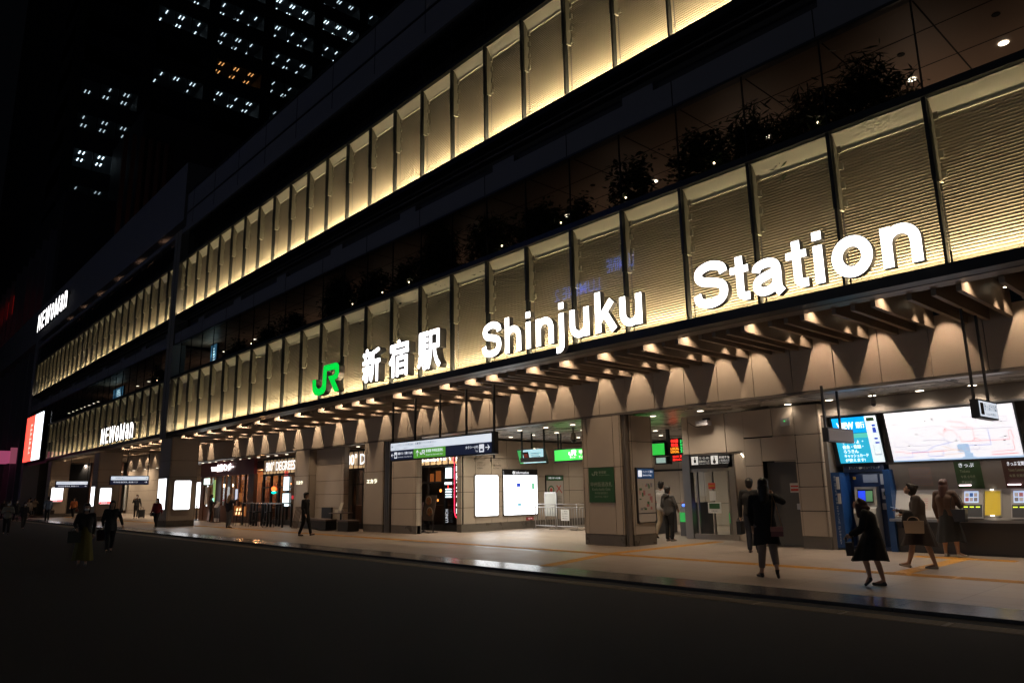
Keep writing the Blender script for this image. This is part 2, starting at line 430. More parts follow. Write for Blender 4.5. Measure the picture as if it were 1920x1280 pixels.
for a_, c_ in zip(LITX, LITX[1:] + [LITX[-1] - 1.3]):
    BXS.append(a_); q_ = c_ + .6; m_ = max(1, int(round((a_ - q_) / .345)))
    BXS += [q_ + (a_ - q_) * i / m_ for i in range(m_)]
BXS = sorted(BXS, reverse=True)
src = None
for x in BXS[:100]:
    if src is None: src = obj("beam", beam_bag(x), ST); xk0 = x
    else: copy_to(src, ST, x - xk0)
bb = Bag(); x = BXS[99] - .34 if len(BXS) > 99 else -40
for x in BXS[100:] + [-54.6 - .34 * i for i in range(60)]: bb.box(x - 0.07, x, 13.06, 16.0, 4.62, 5.19, BEAM)
tag(obj("far_beams", bb, ST), kind="stuff")
fx = Bag(); fx.tube((0, 0, 0), (0, 0, 0.05), 0.05, 0.05, BLACK, 12); fx.tube((0, 0, -0.004), (0, 0, 0.0), 0.038, 0.038, DSPOT, 12)
src = None
bf = Bag()
for xc in cones: bf.box(xc + .17, xc + .19, 15.15, 15.99, 4.76, 5.19, BEAM)  # plates added beside the lamps to clip their cones on the fascia
tag(obj('added_cone_baffles', bf, ST), kind='stuff')
for xc in cones:
    for yy, pw in ((15.3, 84.0), (13.35, 54.0), (14.95, 52.0)):
        far = 2.0 if xc < -43 else (1.6 if xc < -26 else 1.0)
        if src is None:
            src = obj("canopy_spotlight", fx, ST, local=True); src.location = Vector((xc, yy, 5.145 if yy > 15.2 else 4.97)) - wloc(ST)
        else:
            c = src.copy(); COL.objects.link(c); c.parent = ST; c.location = Vector((xc, yy, 5.145 if yy > 15.2 else 4.97)) - wloc(ST)
        lamp('SPOT', (xc, yy, 5.13 if yy > 15.2 else 4.955), pw * far * (1.05 if yy < 14 and xc < -20 else 1.0), WARM, ST, 0.02, 58 if yy > 15.2 else (128 if yy < 14 else 88), 0.5 if yy > 15.2 else 0.8, rot=(R(32) if yy > 15.2 else 0, 0, 0), name="spot_light")
# fascia panels
def panels(bag, x0, y0, x1, y1, zs, xs, m, t=0.04, gap=0.016, out=1):
    """cladding between plan points 0 and 1, seams at distances xs and heights zs; front face to the right-hand side of 0->1"""
    d = Vector((x1 - x0, y1 - y0, 0)); L = d.length; d.normalize(); n = Vector((d.y, -d.x, 0)) * out
    o = Vector((x0, y0, 0))
    bag.obox(o - n * (t + 0.02) + Vector((0, 0, zs[0])), d * L, n * 0.02, (0, 0, zs[-1] - zs[0]), GAP)
    for a, c in zip(xs[:-1], xs[1:]):
        for e, f in zip(zs[:-1], zs[1:]):
            bag.obox(o + d * (a + gap / 2) - n * t + Vector((0, 0, e + gap / 2)), d * (c - a - gap), n * t, (0, 0, f - e - gap), m)
def seq(L, s, o=0.0):
    r = [0.0]; q = o if o > 0 else s
    while q < L - 0.05: r.append(q); q += s
    return r + [L]
b = Bag(); L = ex + 53.0
panels(b, -53.0, 16.0, ex, 16.0, [3.66, 4.90], [0.0] + [v for v in [(-k * 0.9885 + 0.06) + 53.0 - 0.11 for k in range(53, -5, -1)] if 0.1 < v < L - 0.1] + [L], CLAD)
obj("fascia", b, ST)
b = Bag(); b.box(-53, ex, 16.0, 16.25, 3.60, 3.655, BRONZE); obj("fascia_trim", b, ST)
b = Bag(); b.box(-53, ex, 16.27, 27.6, 3.66, 3.74, CEIL)
obj("hall_ceiling", b, ST)
b = Bag()
for yy in (16.9, 18.6, 20.3, 22.9, 25.0): b.box(-53, ex, yy - 0.01, yy + 0.01, 3.655, 3.659, GAP)
for k in range(19): b.box(-53 + 3.2 * k, -52.98 + 3.2 * k, 16.3, 27, 3.654, 3.658, GAP)
obj("hall_ceiling_joints", b, ST)

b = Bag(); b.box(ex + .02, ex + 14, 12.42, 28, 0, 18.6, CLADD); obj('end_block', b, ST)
# hall downlights
fx = Bag(); fx.tube((0, 0, 0.0), (0, 0, 0.012), 0.105, 0.10, STEEL, 16); fx.tube((0, 0, -0.004), (0, 0, 0.0), 0.085, 0.085, DLIGHT, 16)
src = None
dl = [(-4.88, 18.04), (-5.95, 18.04), (-7.01, 18.04), (-8.06, 18.04), (-9.15, 18.03), (-3.8, 18.04), (-11.43, 17.44), (-13.08, 17.47), (-11.46, 19.0), (-13.09, 19.34),
      (-16.37, 17.5), (-17.63, 17.5), (-18.95, 17.5), (-20.3, 17.5), (-21.6, 17.5), (-19.03, 19.45), (-20.32, 19.45), (-17.7, 19.45), (-21.6, 19.45), (-20.37, 22.07), (-18.4, 22.07), (-16.45, 22.06), (-17.86, 24.3), (-21.0, 24.3), (-15.6, 24.3), (-14.8, 22.06),
      (-23.9, 17.2), (-25.2, 17.2), (-29.6, 17.2), (-31.3, 17.2), (-32.59, 17.18), (-37.02, 17.2), (-38.3, 17.2), (-39.38, 17.2), (-40.66, 17.2), (-41.9, 17.2), (-43.2, 17.2), (-44.5, 17.2), (-45.7, 17.2), (-46.9, 17.1), (-47.99, 17.1), (-49.06, 17.05), (-50.4, 17.05),
      (-55.5, 17.0), (-58.5, 17.0), (-61.5, 17.0), (-64.5, 17.0), (-68, 17.0)]
for (x, y) in dl:
    if src is None: src = obj("downlight", fx, ST, local=True); src.location = Vector((x, y, 3.64)) - wloc(ST)
    else:
        c = src.copy(); COL.objects.link(c); c.parent = ST; c.location = Vector((x, y, 3.64)) - wloc(ST)
    pw = 150 if (-22 < x < -15) else (88 if x > -10 else 100)
    if x > -14 and y > 18.5: pw = 90
    if x == -9.15: pw = 8
    lamp('SPOT', (x, y, 3.60), pw, (1.0, 0.84, 0.66) if not (-22 < x < -15) else (1.0, 0.88, 0.70), ST, 0.07, 140, 0.9, name="downlight_beam")

# ------------------------------------------------------------------ ground floor walls and columns
ZS = [0.3, 0.92, 1.52, 2.12, 2.86, 3.60]
ZC = [0.3, 1.2, 2.16, 3.60]
def plinth(bag, x0, y0, x1, y1, out=1, t=0.05):
    d = Vector((x1 - x0, y1 - y0, 0)); L = d.length; d.normalize(); n = Vector((d.y, -d.x, 0)) * out
    bag.obox(Vector((x0, y0, 0)) - n * t - n * 0.006, d * L, n * t, (0, 0, 0.3), PLINTH)
# entrance column beside the gates (front at Y=16, side at X=-13)
def column(name, xl, xr, yf, yb, zs=ZC, seam=None, top=3.60, fm=None):
    b = Bag(); fm = fm or CLAD
    zz = [z for z in zs if z < top] + [top]
    panels(b, xl, yf, xr, yf, zz, seam or [0, xr - xl], fm)
    panels(b, xr, yf, xr, yb, zz, [0, yb - yf], CLAD)
    panels(b, xr, yb, xl, yb, zz, [0, xr - xl], CLAD)
    panels(b, xl, yb, xl, yf, zz, [0, yb - yf], CLAD)
    b.box(xl + 0.07, xr - 0.07, yf + 0.07, yb - 0.07, 0.0, top, GAP)
    pb = Bag(); pb.box(xl + 0.01, xr - 0.01, yf + 0.01, yb - 0.01, 0, 0.295, PLINTH)
    c = obj(name, b, ST); obj("plinth", pb, c)
    return c
column("column", -14.63, -13.14, 16.0, 17.0, [0.3, 2.16], [0, 0.2, 1.2, 1.49], 3.60, CLAD)
column("column", -13.6, -12.98, 16.22, 17.22, [0.3, 2.86], None, 3.60)
b = Bag()
for q in (-13.12, -13.06): b.box(q, q + 0.03, 16.05, 16.2, 0, 3.6, BRONZE)
obj("door_track", b, ST)
# column beside the pizzeria
column("column", -27.0, -25.5, 16.0, 16.9, [0.3, 2.4], [0, 0.16, 1.5], 3.60)
b = Bag(); b.box(-25.46, -25.05, 16.1, 16.9, 0, 3.6, GAP)
for q in (-25.42, -25.3, -25.16): b.box(q, q + 0.05, 16.03, 16.1, 0, 3.6, STEEL)
obj("rail_channel", b, ST)
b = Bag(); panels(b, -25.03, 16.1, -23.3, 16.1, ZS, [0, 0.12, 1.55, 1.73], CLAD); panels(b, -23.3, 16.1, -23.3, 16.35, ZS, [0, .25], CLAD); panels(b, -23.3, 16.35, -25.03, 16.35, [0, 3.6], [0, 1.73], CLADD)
plinth(b, -25.03, 16.1, -23.3, 16.1); obj("wall", b, ST)
# wall beyond, between columns
column("column", -33.45, -32.0, 16.0, 16.9, [0.3, 2.4], [0, 0.16, 1.3, 1.45], 3.60)
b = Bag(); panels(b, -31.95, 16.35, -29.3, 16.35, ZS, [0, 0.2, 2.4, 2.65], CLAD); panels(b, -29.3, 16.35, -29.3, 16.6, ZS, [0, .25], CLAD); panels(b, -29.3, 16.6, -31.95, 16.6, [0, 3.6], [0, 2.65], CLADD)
plinth(b, -31.95, 16.35, -29.3, 16.35); obj("wall", b, ST)
# info wall (faces the camera along the street)
b = Bag(); panels(b, -22.7, 17.9, -22.7, 27.0, ZS, [0, 0.62, 1.45, 2.3, 3.15, 4.0, 5.0, 6.0, 7.0, 8.0, 9.1], CLAD); panels(b, -23.0, 17.8, -22.7, 17.8, ZS, [0, 0.3], CLAD)
plinth(b, -22.7, 17.8, -22.7, 27.0); plinth(b, -23.0, 17.8, -22.7, 17.8); obj("wall", b, ST)
b = Bag(); panels(b, -24, 27.0, -9, 27.0, [0.0, 0.9, 2.35, 3.0, 3.60], seq(15, 1.25), CLAD)
b.box(-24, -9, 26.9, 27.0, 2.28, 2.36, GAP); obj("wall", b, ST)
# ticket hall walls right of the gates
b = Bag(); panels(b, -12.62, 18.2, -10.62, 18.2, [2.5, 3.60], [0, 0.22, 1.45, 2.0], CLAD); b.box(-12.62, -10.62, 18.25, 19.3, 2.5, 2.56, CLADD); obj("entrance_header", b, ST)
b = Bag(); panels(b, -10.62, 18.15, -8.42, 18.15, [2.86, 3.60], [0, 0.9, 1.7, 2.2], CLAD); panels(b, -10.62, 18.15, -10.08, 18.15, [0.3, 1.0, 2.1, 2.84], [0, 0.54], CLAD)
panels(b, -10.08, 18.15, -9.12, 18.15, [2.2, 2.84], [0, 0.96], CLAD); panels(b, -10.62, 19.7, -10.62, 18.15, [0.0, 3.60], [0, 1.55], CLAD)
plinth(b, -10.62, 18.15, -10.08, 18.15); obj("wall", b, ST)
dm = mat("door_grey", (0.075, 0.07, 0.062), 0.45, noise=0.08)
b = Bag(); b.box(-10.06, -9.14, 18.35, 18.42, 0.02, 2.18, dm)
dr = obj("service_door", b, ST); obj("handle", Bag().box(-9.3, -9.22, 18.31, 18.35, 0.95, 1.1, STEEL), dr)
nb = Bag(); nb.box(-9.46, -9.2, 18.342, 18.35, 1.38, 1.62, mat("paper_white", (0.5, 0.48, 0.45), 0.7)); nb.box(-9.44, -9.22, 18.338, 18.342, 1.42, 1.48, mat("paper_red", (0.5, 0.05, 0.03), 0.7)); nb.box(-9.44, -9.22, 18.338, 18.342, 1.52, 1.56, MATS["paper_red"])
obj("door_notice", nb, dr)
column("pillar", -9.12, -8.40, 18.1, 19.2, [0.3, 0.92, 1.52, 2.12, 2.84], None, 3.60)
# kiosk glass entrance
b = Bag(); b.box(-13.62, -13.35, 19.55, 19.75, 0, 2.58, STEEL); b.box(-11.95, -11.75, 19.5, 19.7, 0, 2.55, STEEL); b.box(-13.35, -11.95, 19.6, 19.75, 2.02, 2.12, STEEL)
b.box(-13.35, -11.95, 19.6, 19.75, 0, 0.16, STEEL); b.box(-11.75, -10.66, 19.55, 19.7, 0, 3.6, CLAD)
kf = obj("glass_entrance", b, ST)
obj("door_glass", Bag().quad((-13.35, 19.68, 0.16), (-11.95, 19.68, 0.16), (-11.95, 19.68, 2.02), (-13.35, 19.68, 2.02), GLASSD), kf)
b = Bag()
for q in (-13.2, -12.66, -12.1): b.box(q, q + 0.05, 19.64, 19.7, 0.16, 2.02, STEEL)
obj("door_frame", b, kf)
# hall right-side wall parts, rest of the shell
b = Bag(); b.box(-7.0, ex, 18.9, 19.1, 0, 3.66, CLADD); obj("back_wall", b, ST)
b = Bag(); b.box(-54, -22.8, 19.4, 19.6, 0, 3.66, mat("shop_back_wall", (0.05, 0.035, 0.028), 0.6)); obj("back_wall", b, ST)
# street columns of the left wing
for (xl, xr) in ((-42.35, -40.55), (-56.9, -55.5), (-72.6, -71.4)):
    column("street_column", xl, xr, 12.42, 13.85, [0.3, 2.55, 3.4], None, 4.58)
# left wing rear walls
b = Bag(); panels(b, -110, 20.5, -53.0, 20.5, [0, 0.3, 1.2, 2.1, 3.0, 3.9, 4.9], seq(57, 1.5), CLAD); obj("wall", b, ST)
b = Bag(); panels(b, -53.0, 20.5, -53.0, 16.0, [0, 0.3, 1.2, 2.1, 3.0, 3.9, 4.9], seq(4.5, 1.5), CLAD, out=-1); obj("wall", b, ST)
b = Bag(); b.box(-110, -53.0, 16.0, 20.6, 4.94, 5.0, CLADD); obj("passage_ceiling", b, ST)
b = Bag(); panels(b, -68, 17.4, -53.2, 17.4, [3.66, 4.9], seq(14.8, 0.99), CLAD); obj("fascia", b, ST)
for x in (-54.5, -56.5, -58.5, -60.5, -62.5, -64.5, -67.0, -70.0): lamp('SPOT', (x, 17.1, 4.88), 60, WARM, ST, 0.02, 100, 0.6, name="spot_light")
for x in (-45, -49, -56, -60, -66, -73, -79, -86, -93, -100): lamp('SPOT', (x, 18.0, 4.85), 850, (1, .80, .58), ST, 0.1, 130, 0.8, rot=(R(28), 0, 0), name="passage_light")
# terrace downlights
fx = Bag(); fx.tube((0, 0, 0), (0, 0, 0.01), 0.09, 0.09, DLIGHT, 12)
src = None
tl = [-2.79, -4.42, -7.66, -10.97, -14.24, -15.95, -32.37, -26.0] + [-37.4, -40.54, -41.8, -56.2, -59.0, -70.76, -72.24, -73.92, -75.56, -77.03, -78.8, -80.27, -82.03]
for x in tl:
    loc = Vector((x, 15.3, 9.725)) - wloc(ST)
    if src is None: src = obj("terrace_downlight", fx, ST, local=True)
    else: src = src.copy(); COL.objects.link(src); src.parent = ST
    src.location = loc
for x in (-0.5, -4.5, -8.5, -12.5, -19, -25, -31, -37, -46, -53, -60, -66):
    lamp('SPOT', (x, 15.9, 7.6), 60 if x > -10 else 30, (1.0, 0.68, 0.48), ST, 0.2, 160, 1.0, rot=(R(170), 0, 0), name="terrace_light")
# ------------------------------------------------------------------ big station sign
SIDE = mat("letter_side_grey", (0.16, 0.15, 0.15), 0.5, 0.3)
T = thing("station_sign", (-13.8, 12.2, 4.95), "white backlit letters and kanji naming the station on the lower louvred band", "sign")
def letters(parent, word, x0, x1, zb, zt_ref, y0, y1, bold, m=WHITEL, name="letter", ref=None):
    """each character its own extruded letter; widths follow the typeface, baseline zb, reference height zt_ref for `ref`"""
    vs, fs, a0, a1, b0, b1 = text_geo(ref or word[0], bold, 0.5); sc = (zt_ref - zb) / (b1 - b0)
    adv = []; pos = 0
    whole = text_geo(word, bold, 0.5); W = (x1 - x0) / (whole[3] - whole[2])
    for i, ch in enumerate(word):
        if ch == ' ': continue
        pre = text_geo(word[:i + 1], bold, 0.5)[3] - whole[2]
        if is_cjk(ch): bold = 0.0
        g = text_geo(ch, bold, 0.5); wd = g[3] - g[2]
        xa = x0 + (pre - wd) * W; bg = Bag()
        base = zb + (g[4] - b0) * sc
        text(bg, ch, (xa, y0, base), wd * W, (g[5] - g[4]) * sc, m, bold=bold, depth=0.02, side=SIDE)
        # depth body
        vv, ff = g[0], g[1]
        for i, (a, c) in enumerate(((0, 0), (1, 0), (-1, 0), (0, 1), (0, -1), (.7, .7), (-.7, .7), (.7, -.7), (-.7, -.7)) if is_cjk(ch) else ((0, 0),)):
            d = 0.026 * sc
            P = [(xa + a * d + (v[0] - g[2]) * W, (y0 + 0.012 if v[2] > 0.4 else y1) + 0.0006 * i, base + c * d + (v[1] - g[4]) * sc) for v in vv]
            bg.add(P, ff, SIDE)
            if i: bg.add([(p[0], y0 - 0.0105 + 0.0005 * i, p[2]) for p in P], [f for f in ff if all(vv[k][2] > 0.4 for k in f)], m)
        obj(name, bg, parent)
for ch_, xa_, xb_, zt_ in (("新", KX[0], KX[1], 6.17), ("宿", KX[2], KX[3], 6.18), ("駅", KX[4], KX[5], 6.18)): letters(T, ch_, xa_, xb_, 5.0, zt_, 12.08, 12.32, 0.032)
# bold grotesque letters drawn as strokes (units of one em; cap height .72, x-height .53)
def arc(cx, cz, rx, rz, a0, a1, n=12): return [(cx + rx * math.cos(R(a0 + (a1 - a0) * i / n)), cz + rz * math.sin(R(a0 + (a1 - a0) * i / n))) for i in range(n + 1)]
def spl(P, n=7):
    out = []
    for i in range(len(P) - 1):
        p0 = P[max(0, i - 1)]; p1 = P[i]; p2 = P[i + 1]; p3 = P[min(len(P) - 1, i + 2)]
        for k in range(n):
            t = k / n; out.append(tuple(0.5 * ((2 * p1[c]) + (-p0[c] + p2[c]) * t + (2 * p0[c] - 5 * p1[c] + 4 * p2[c] - p3[c]) * t * t + (-p0[c] + 3 * p1[c] - 3 * p2[c] + p3[c]) * t ** 3) for c in (0, 1)))
    return out + [P[-1]]
W_ = .131
GL = {
 'S': (.667, [(spl([(.565, .50), (.52, .60), (.335, .652), (.155, .60), (.125, .50), (.20, .425), (.36, .385), (.52, .325), (.555, .21), (.49, .11), (.325, .066), (.14, .11), (.085, .235)]), .138)]),
 'h': (.611, [([(.137, 0), (.137, .72)], W_), (arc(.31, .30, .170, .168, 178, 0) + [(.48, 0)], W_ * .98)]),
 'n': (.611, [([(.137, 0), (.137, .525)], W_), (arc(.31, .30, .170, .168, 178, 0) + [(.48, 0)], W_ * .98)]),
 'u': (.611, [([(.475, .525), (.475, 0)], W_), ([(.135, .525)] + arc(.305, .225, .170, .168, 180, 358), W_ * .98)]),
 'i': (.278, [([(.139, 0), (.139, .525)], W_), ([(.139, .60), (.139, .72)], W_)]),
 'j': (.278, [([(.139, .525), (.139, -.06)] + arc(.06, -.07, .079, .075, 0, -90, 6) + [(.0, -.145)], W_ * .95), ([(.139, .60), (.139, .72)], W_)]),
 'k': (.556, [([(.137, 0), (.137, .72)], W_), ([(.15, .20), (.455, .525)], W_), ([(.27, .36), (.50, 0)], W_)]),
 't': (.333, [([(.165, .67), (.165, .14)] + arc(.25, .14, .085, .078, 180, 270, 6) + [(.31, .060)], W_ * .92), ([(.01, .472), (.31, .472)], .105)]),
 'a': (.556, [(spl([(.095, .36), (.13, .435), (.265, .468), (.38, .435), (.415, .34), (.415, .12), (.43, .06), (.47, .0)]), .132), (spl([(.41, .315), (.27, .285), (.13, .235), (.095, .145), (.15, .075), (.26, .065), (.37, .115), (.41, .20)]), .125)]),
 'o': (.611, [(arc(.305, .262, .195, .206, 0, 360, 28), .145)]),
 'N': (.722, [([(.14, 0), (.14, .72)], W_), ([(.58, 0), (.58, .72)], W_), ([(.14, .66), (.58, .06)], W_)]),
 'E': (.667, [([(.15, 0), (.15, .72)], W_), ([(.15, .66), (.60, .66)], .125), ([(.15, .37), (.56, .37)], .12), ([(.15, .062), (.61, .062)], .125)]),
 'W': (.944, [([(.07, .72), (.25, .0)], W_ * .95), ([(.25, .0), (.47, .72)], W_ * .9), ([(.47, .72), (.69, .0)], W_ * .9), ([(.69, .0), (.875, .72)], W_ * .95)]),
 'M': (.833, [([(.14, 0), (.14, .72)], W_), ([(.69, 0), (.69, .72)], W_), ([(.14, .68), (.415, .06)], W_ * .9), ([(.415, .06), (.69, .68)], W_ * .9)])}
def stroke_poly(pts, wd, closed=False):
    L, Rr = [], []; n = len(pts)
    for i, (x, z) in enumerate(pts):
        a = pts[max(0, i - 1)]; c = pts[min(n - 1, i + 1)]
        if closed: a = pts[(i - 1) % (n - 1)]; c = pts[(i + 1) % (n - 1)]
        dx, dz = c[0] - a[0], c[1] - a[1]; l = math.hypot(dx, dz) or 1; nx, nz = -dz / l * wd / 2, dx / l * wd / 2
        L.append((x + nx, z + nz)); Rr.append((x - nx, z - nz))
    return L, Rr
def grotesque(parent, word, x0, x1, zb, cap, y0, y1, tall="", wk=1.0):
    adv = sum(GL[c][0] for c in word) - .09; sx = (x1 - x0) / adv; sz = cap / .72; pen = x0 - .045 * sx
    for ch in word:
        a, st = GL[ch]; bg = Bag(); kz = sz * (.72 / .53 * .93 if ch in tall else 1)
        for q, (pts, wd) in enumerate(st):
            if tall: pts = [(.05 + p[0] * .88, p[1]) for p in pts]
            L, Rr = stroke_poly(pts, wd * wk, ch == 'o'); e = .0012 * q
            F = [(pen + p[0] * sx, p[1] * kz + zb) for p in L]; G = [(pen + p[0] * sx, p[1] * kz + zb) for p in Rr]; n = len(F)
            vs = [(p[0], y0 - e, p[1]) for p in F] + [(p[0], y0 - e, p[1]) for p in G]
            bg.add(vs, [(k, n + k, n + k + 1, k + 1) for k in range(n - 1)], WHITEL)
            ys = (y0 + .006 + e, y1 - e)
            vs = [(p[0], y, p[1]) for y in ys for p in F] + [(p[0], y, p[1]) for y in ys for p in G]
            bg.add(vs, [(k, k + 1, n + k + 1, n + k) for k in range(n - 1)] + [(2 * n + k, 3 * n + k, 3 * n + k + 1, 2 * n + k + 1) for k in range(n - 1)] + [(k, 2 * n + k, 2 * n + k + 1, k + 1) for k in range(n - 1)] + [(0, n, 3 * n, 2 * n), (n - 1, 3 * n - 1, 4 * n - 1, 2 * n - 1)] + [(n + k, n + k + 1, 3 * n + k + 1, 3 * n + k) for k in range(n - 1)], SIDE)
        obj("letter", bg, parent); pen += a * sx
grotesque(T, "Shinjuku", -14.45, -9.13, 4.97, .935, 12.06, 12.20)
grotesque(T, "Station", -7.84, -3.64, 4.97, .935, 12.06, 12.20)
JP = [(0.01, 5.59), (0.28, 5.58), (0.3, 5.35), (0.37, 5.26), (0.54, 5.21), (0.69, 5.25), (0.77, 5.35), (0.81, 5.95), (0.88, 6.01), (1.72, 6.0), (1.87, 5.95), (1.94, 5.85), (1.94, 5.62), (1.87, 5.47), (1.66, 5.39), (1.99, 4.99), (1.68, 4.98), (1.17, 5.58), (1.58, 5.58), (1.66, 5.62), (1.68, 5.72), (1.62, 5.78), (1.06, 5.78), (1.06, 5.3), (1.03, 5.13), (0.88, 5.01), (0.53, 4.97), (0.24, 5.02), (0.07, 5.17), (0.02, 5.36)]
def jr(bag, o, h, m, depth=0.0, side=None, ux=(1, 0, 0)):
    s = h / 1.04; pts = [(a * s, (z - 4.97) * s) for a, z in JP]
    ux = Vector(ux); n = ux.cross(Vector((0, 0, 1)))
    bag.prism(pts, o, ux, (0, 0, 1), -n * (depth or 0.002), m, side or m)
b = Bag(); jr(b, (-24.1, 12.05, 4.97), 1.04, GREENL, 0.22, SIDE)
lg = obj("green_emblem", b); lg.data.name = "emblem"; lg.name = "railway_emblem_sign"
tag(lg, "green backlit railway emblem left of the white kanji", "sign")
# mall name signs
for (x0, x1, zb, zt, lab) in ((-54.3, -46.75, 4.98, 6.0, "condensed white backlit mall name on the lower louvred band"), (-84.0, -70.6, 17.75, 19.5, "condensed white backlit mall name on the high roof slab")):
    t = thing("mall_sign", ((x0 + x1) / 2, 12.2, zb), lab, "sign", "mall name signs")
    grotesque(t, "NEWoMan", x0, x1, zb, zt - zb, 12.1, 12.25, tall="oan", wk=.78)
# LED screen
t = thing("led_screen", (-79.4, 12.1, 4.95), "large portrait video screen, half red and half white, at the far end of the facade", "screen")
b = Bag(); b.box(-83.6, -75.3, 12.15, 12.3, 4.85, 9.25, BLACK); obj("frame", b, t)
b = Bag(); b.box(-79.2, -75.45, 12.12, 12.149, 4.95, 9.15, glow("screen_white", (0.93, 0.96, 1), 2.6)); b.box(-83.45, -79.2, 12.12, 12.149, 4.95, 9.15, glow("screen_red", (1.0, 0.07, 0.045), 2.4))
for i, h in enumerate((0.35, 0.3, 0.4, 0.25, 0.5, 0.3, 0.2)): b.box(-80.9 - 0.15 * (i % 2), -80.2, 12.11, 12.119, 8.2 - i * 0.42, 8.2 - i * 0.42 + h * 0.5, glow("screen_pink", (1.0, 0.5, 0.42), 1.6))
b.box(-80.95, -80.85, 12.11, 12.119, 5.6, 8.4, MATS["screen_pink"])
obj("display", b, t)

# ------------------------------------------------------------------ hanging direction signs
NAVY = glow("sign_navy", (0.012, 0.018, 0.05), 0.5); SWHITE = glow("sign_white", (0.72, 0.80, 0.92), 0.85); SGREEN = glow("sign_green", (0.10, 0.36, 0.04), 0.75)
INKD = mat("ink_dark", (0.02, 0.02, 0.025), 0.6); INKW = glow("ink_white", (0.8, 0.85, 0.95), 0.8)
def arrow(bag, o, s, kind, m, ux=(1, 0, 0)):
    ux = Vector(ux); uz = Vector((0, 0, 1)); n = ux.cross(uz) * 0.001
    rot = {'l': 0, 'u': -90, 'r': 180, 'd': 90}[kind]; c, q = math.cos(R(rot)), math.sin(R(rot))
    def tf(pts): return [(0.5 + (x - 0.5) * c - (y - 0.5) * q, 0.5 + (x - 0.5) * q + (y - 0.5) * c) for x, y in pts]
    for poly in ([(0.12, 0.44), (1, 0.44), (1, 0.56), (0.12, 0.56)], [(0, 0.5), (0.45, 0.95), (0.45, 0.78), (0.17, 0.5)], [(0, 0.5), (0.17, 0.5), (0.45, 0.22), (0.45, 0.05)]):
        bag.prism([(x * s, y * s) for x, y in tf(poly)], o, ux, uz, n, m)
t = thing("direction_sign", (-18.6, 13.75, 2.63), "long hanging direction sign, white strip over navy and green, on five black rods", "sign")
b = Bag(); b.box(-21.42, -15.93, 13.70, 13.86, 2.60, 3.24, BLACK); obj("housing", b, t)
b = Bag(); b.box(-21.38, -16.05, 13.690, 13.70, 2.95, 3.19, SWHITE); b.box(-21.38, -20.02, 13.690, 13.70, 2.64, 2.94, NAVY); b.box(-20.0, -18.27, 13.690, 13.70, 2.64, 2.94, SGREEN); b.box(-18.25, -16.05, 13.690, 13.70, 2.64, 2.94, NAVY)
obj("face", b, t)
b = Bag(); y = 13.687
arrow(b, (-21.33, y, 3.01), 0.13, 'l', INKD); text(b, "ニュウマン", (-21.12, y, 3.06), 0.42, 0.09, INKD, bold=0.012); text(b, "NEWoMan", (-21.12, y, 2.98), 0.28, 0.04, INKD)
text(b, "ルミネゼロ(5F)", (-20.62, y, 3.06), 0.6, 0.09, INKD, bold=0.012); text(b, "LUMINE 0", (-20.62, y, 2.98), 0.28, 0.04, INKD)
text(b, "JR新宿ミライナタワー", (-19.92, y, 3.06), 1.15, 0.10, INKD, bold=0.012); text(b, "JR SHINJUKU MIRAINA TOWER", (-19.92, y, 2.98), 1.05, 0.045, INKD)
arrow(b, (-21.33, y, 2.72), 0.15, 'l', INKW); b.box(-21.14, -20.98, y - 0.002, y, 2.68, 2.89, INKW); b.box(-21.11, -21.01, y - 0.004, y - 0.002, 2.72, 2.80, NAVY)
text(b, "高速バス・空港バス(4F)", (-20.94, y, 2.78), 0.88, 0.1, INKW, bold=0.015); text(b, "Expressway Bus・Airport Express Bus", (-20.94, y, 2.69), 0.85, 0.045, INKW)
arrow(b, (-19.88, y, 2.70), 0.2, 'u', INKW); jr(b, (-19.64, y, 2.74), 0.15, INKW); text(b, "新宿駅 甲州街道改札", (-19.3, y, 2.8), 0.92, 0.1, INKW, bold=0.015); text(b, "Shinjuku Sta. Koshu-kaido Gate", (-19.3, y, 2.69), 0.9, 0.055, INKW)
text(b, "タクシー(1F)", (-17.25, y, 2.78), 0.6, 0.1, INKW, bold=0.015); text(b, "Taxi", (-16.78, y, 2.69), 0.12, 0.05, INKW); b.box(-16.6, -16.38, y - 0.002, y, 2.67, 2.9, INKW); b.box(-16.55, -16.43, y - 0.004, y - 0.002, 2.71, 2.77, NAVY); arrow(b, (-16.32, y, 2.7), 0.2, 'r', INKW)
obj("lettering", b, t)
for x in (-21.35, -20.0, -18.62, -17.28, -15.98): obj("rod", Bag().box(x - 0.022, x + 0.022, 13.72, 13.78, 3.24, 4.62, BLACK), t)
# the two end-on box signs in the ticket hall bay (faces point along the street)
def end_sign(x, y0, y1, z0, z1, label, face, txt=None, top=4.62, rods=None):
    t = thing("hanging_sign", (x, (y0 + y1) / 2, z0), label, "sign")
    obj("housing", Bag().box(x - 0.13, x, y0, y1, z0, z1, BLACK), t)
    obj("face", Bag().quad((x + 0.004, y0 + 0.03, z0 + 0.03), (x + 0.004, y1 - 0.03, z0 + 0.03), (x + 0.004, y1 - 0.03, z1 - 0.03), (x + 0.004, y0 + 0.03, z1 - 0.03), face), t)
    for yy in rods or (y0 + 0.03, y1 - 0.25): obj("rod", Bag().box(x - 0.09, x - 0.05, yy, yy + 0.05, z1, top, BLACK), t)
    return t
t = end_sign(-3.86, 14.45, 15.55, 2.66, 2.99, "small lit white hanging sign with black Japanese lettering right of the fare map", SWHITE, rods=(14.48, 15.3))
b = Bag(); x = -3.853; v = (0, 1, 0)
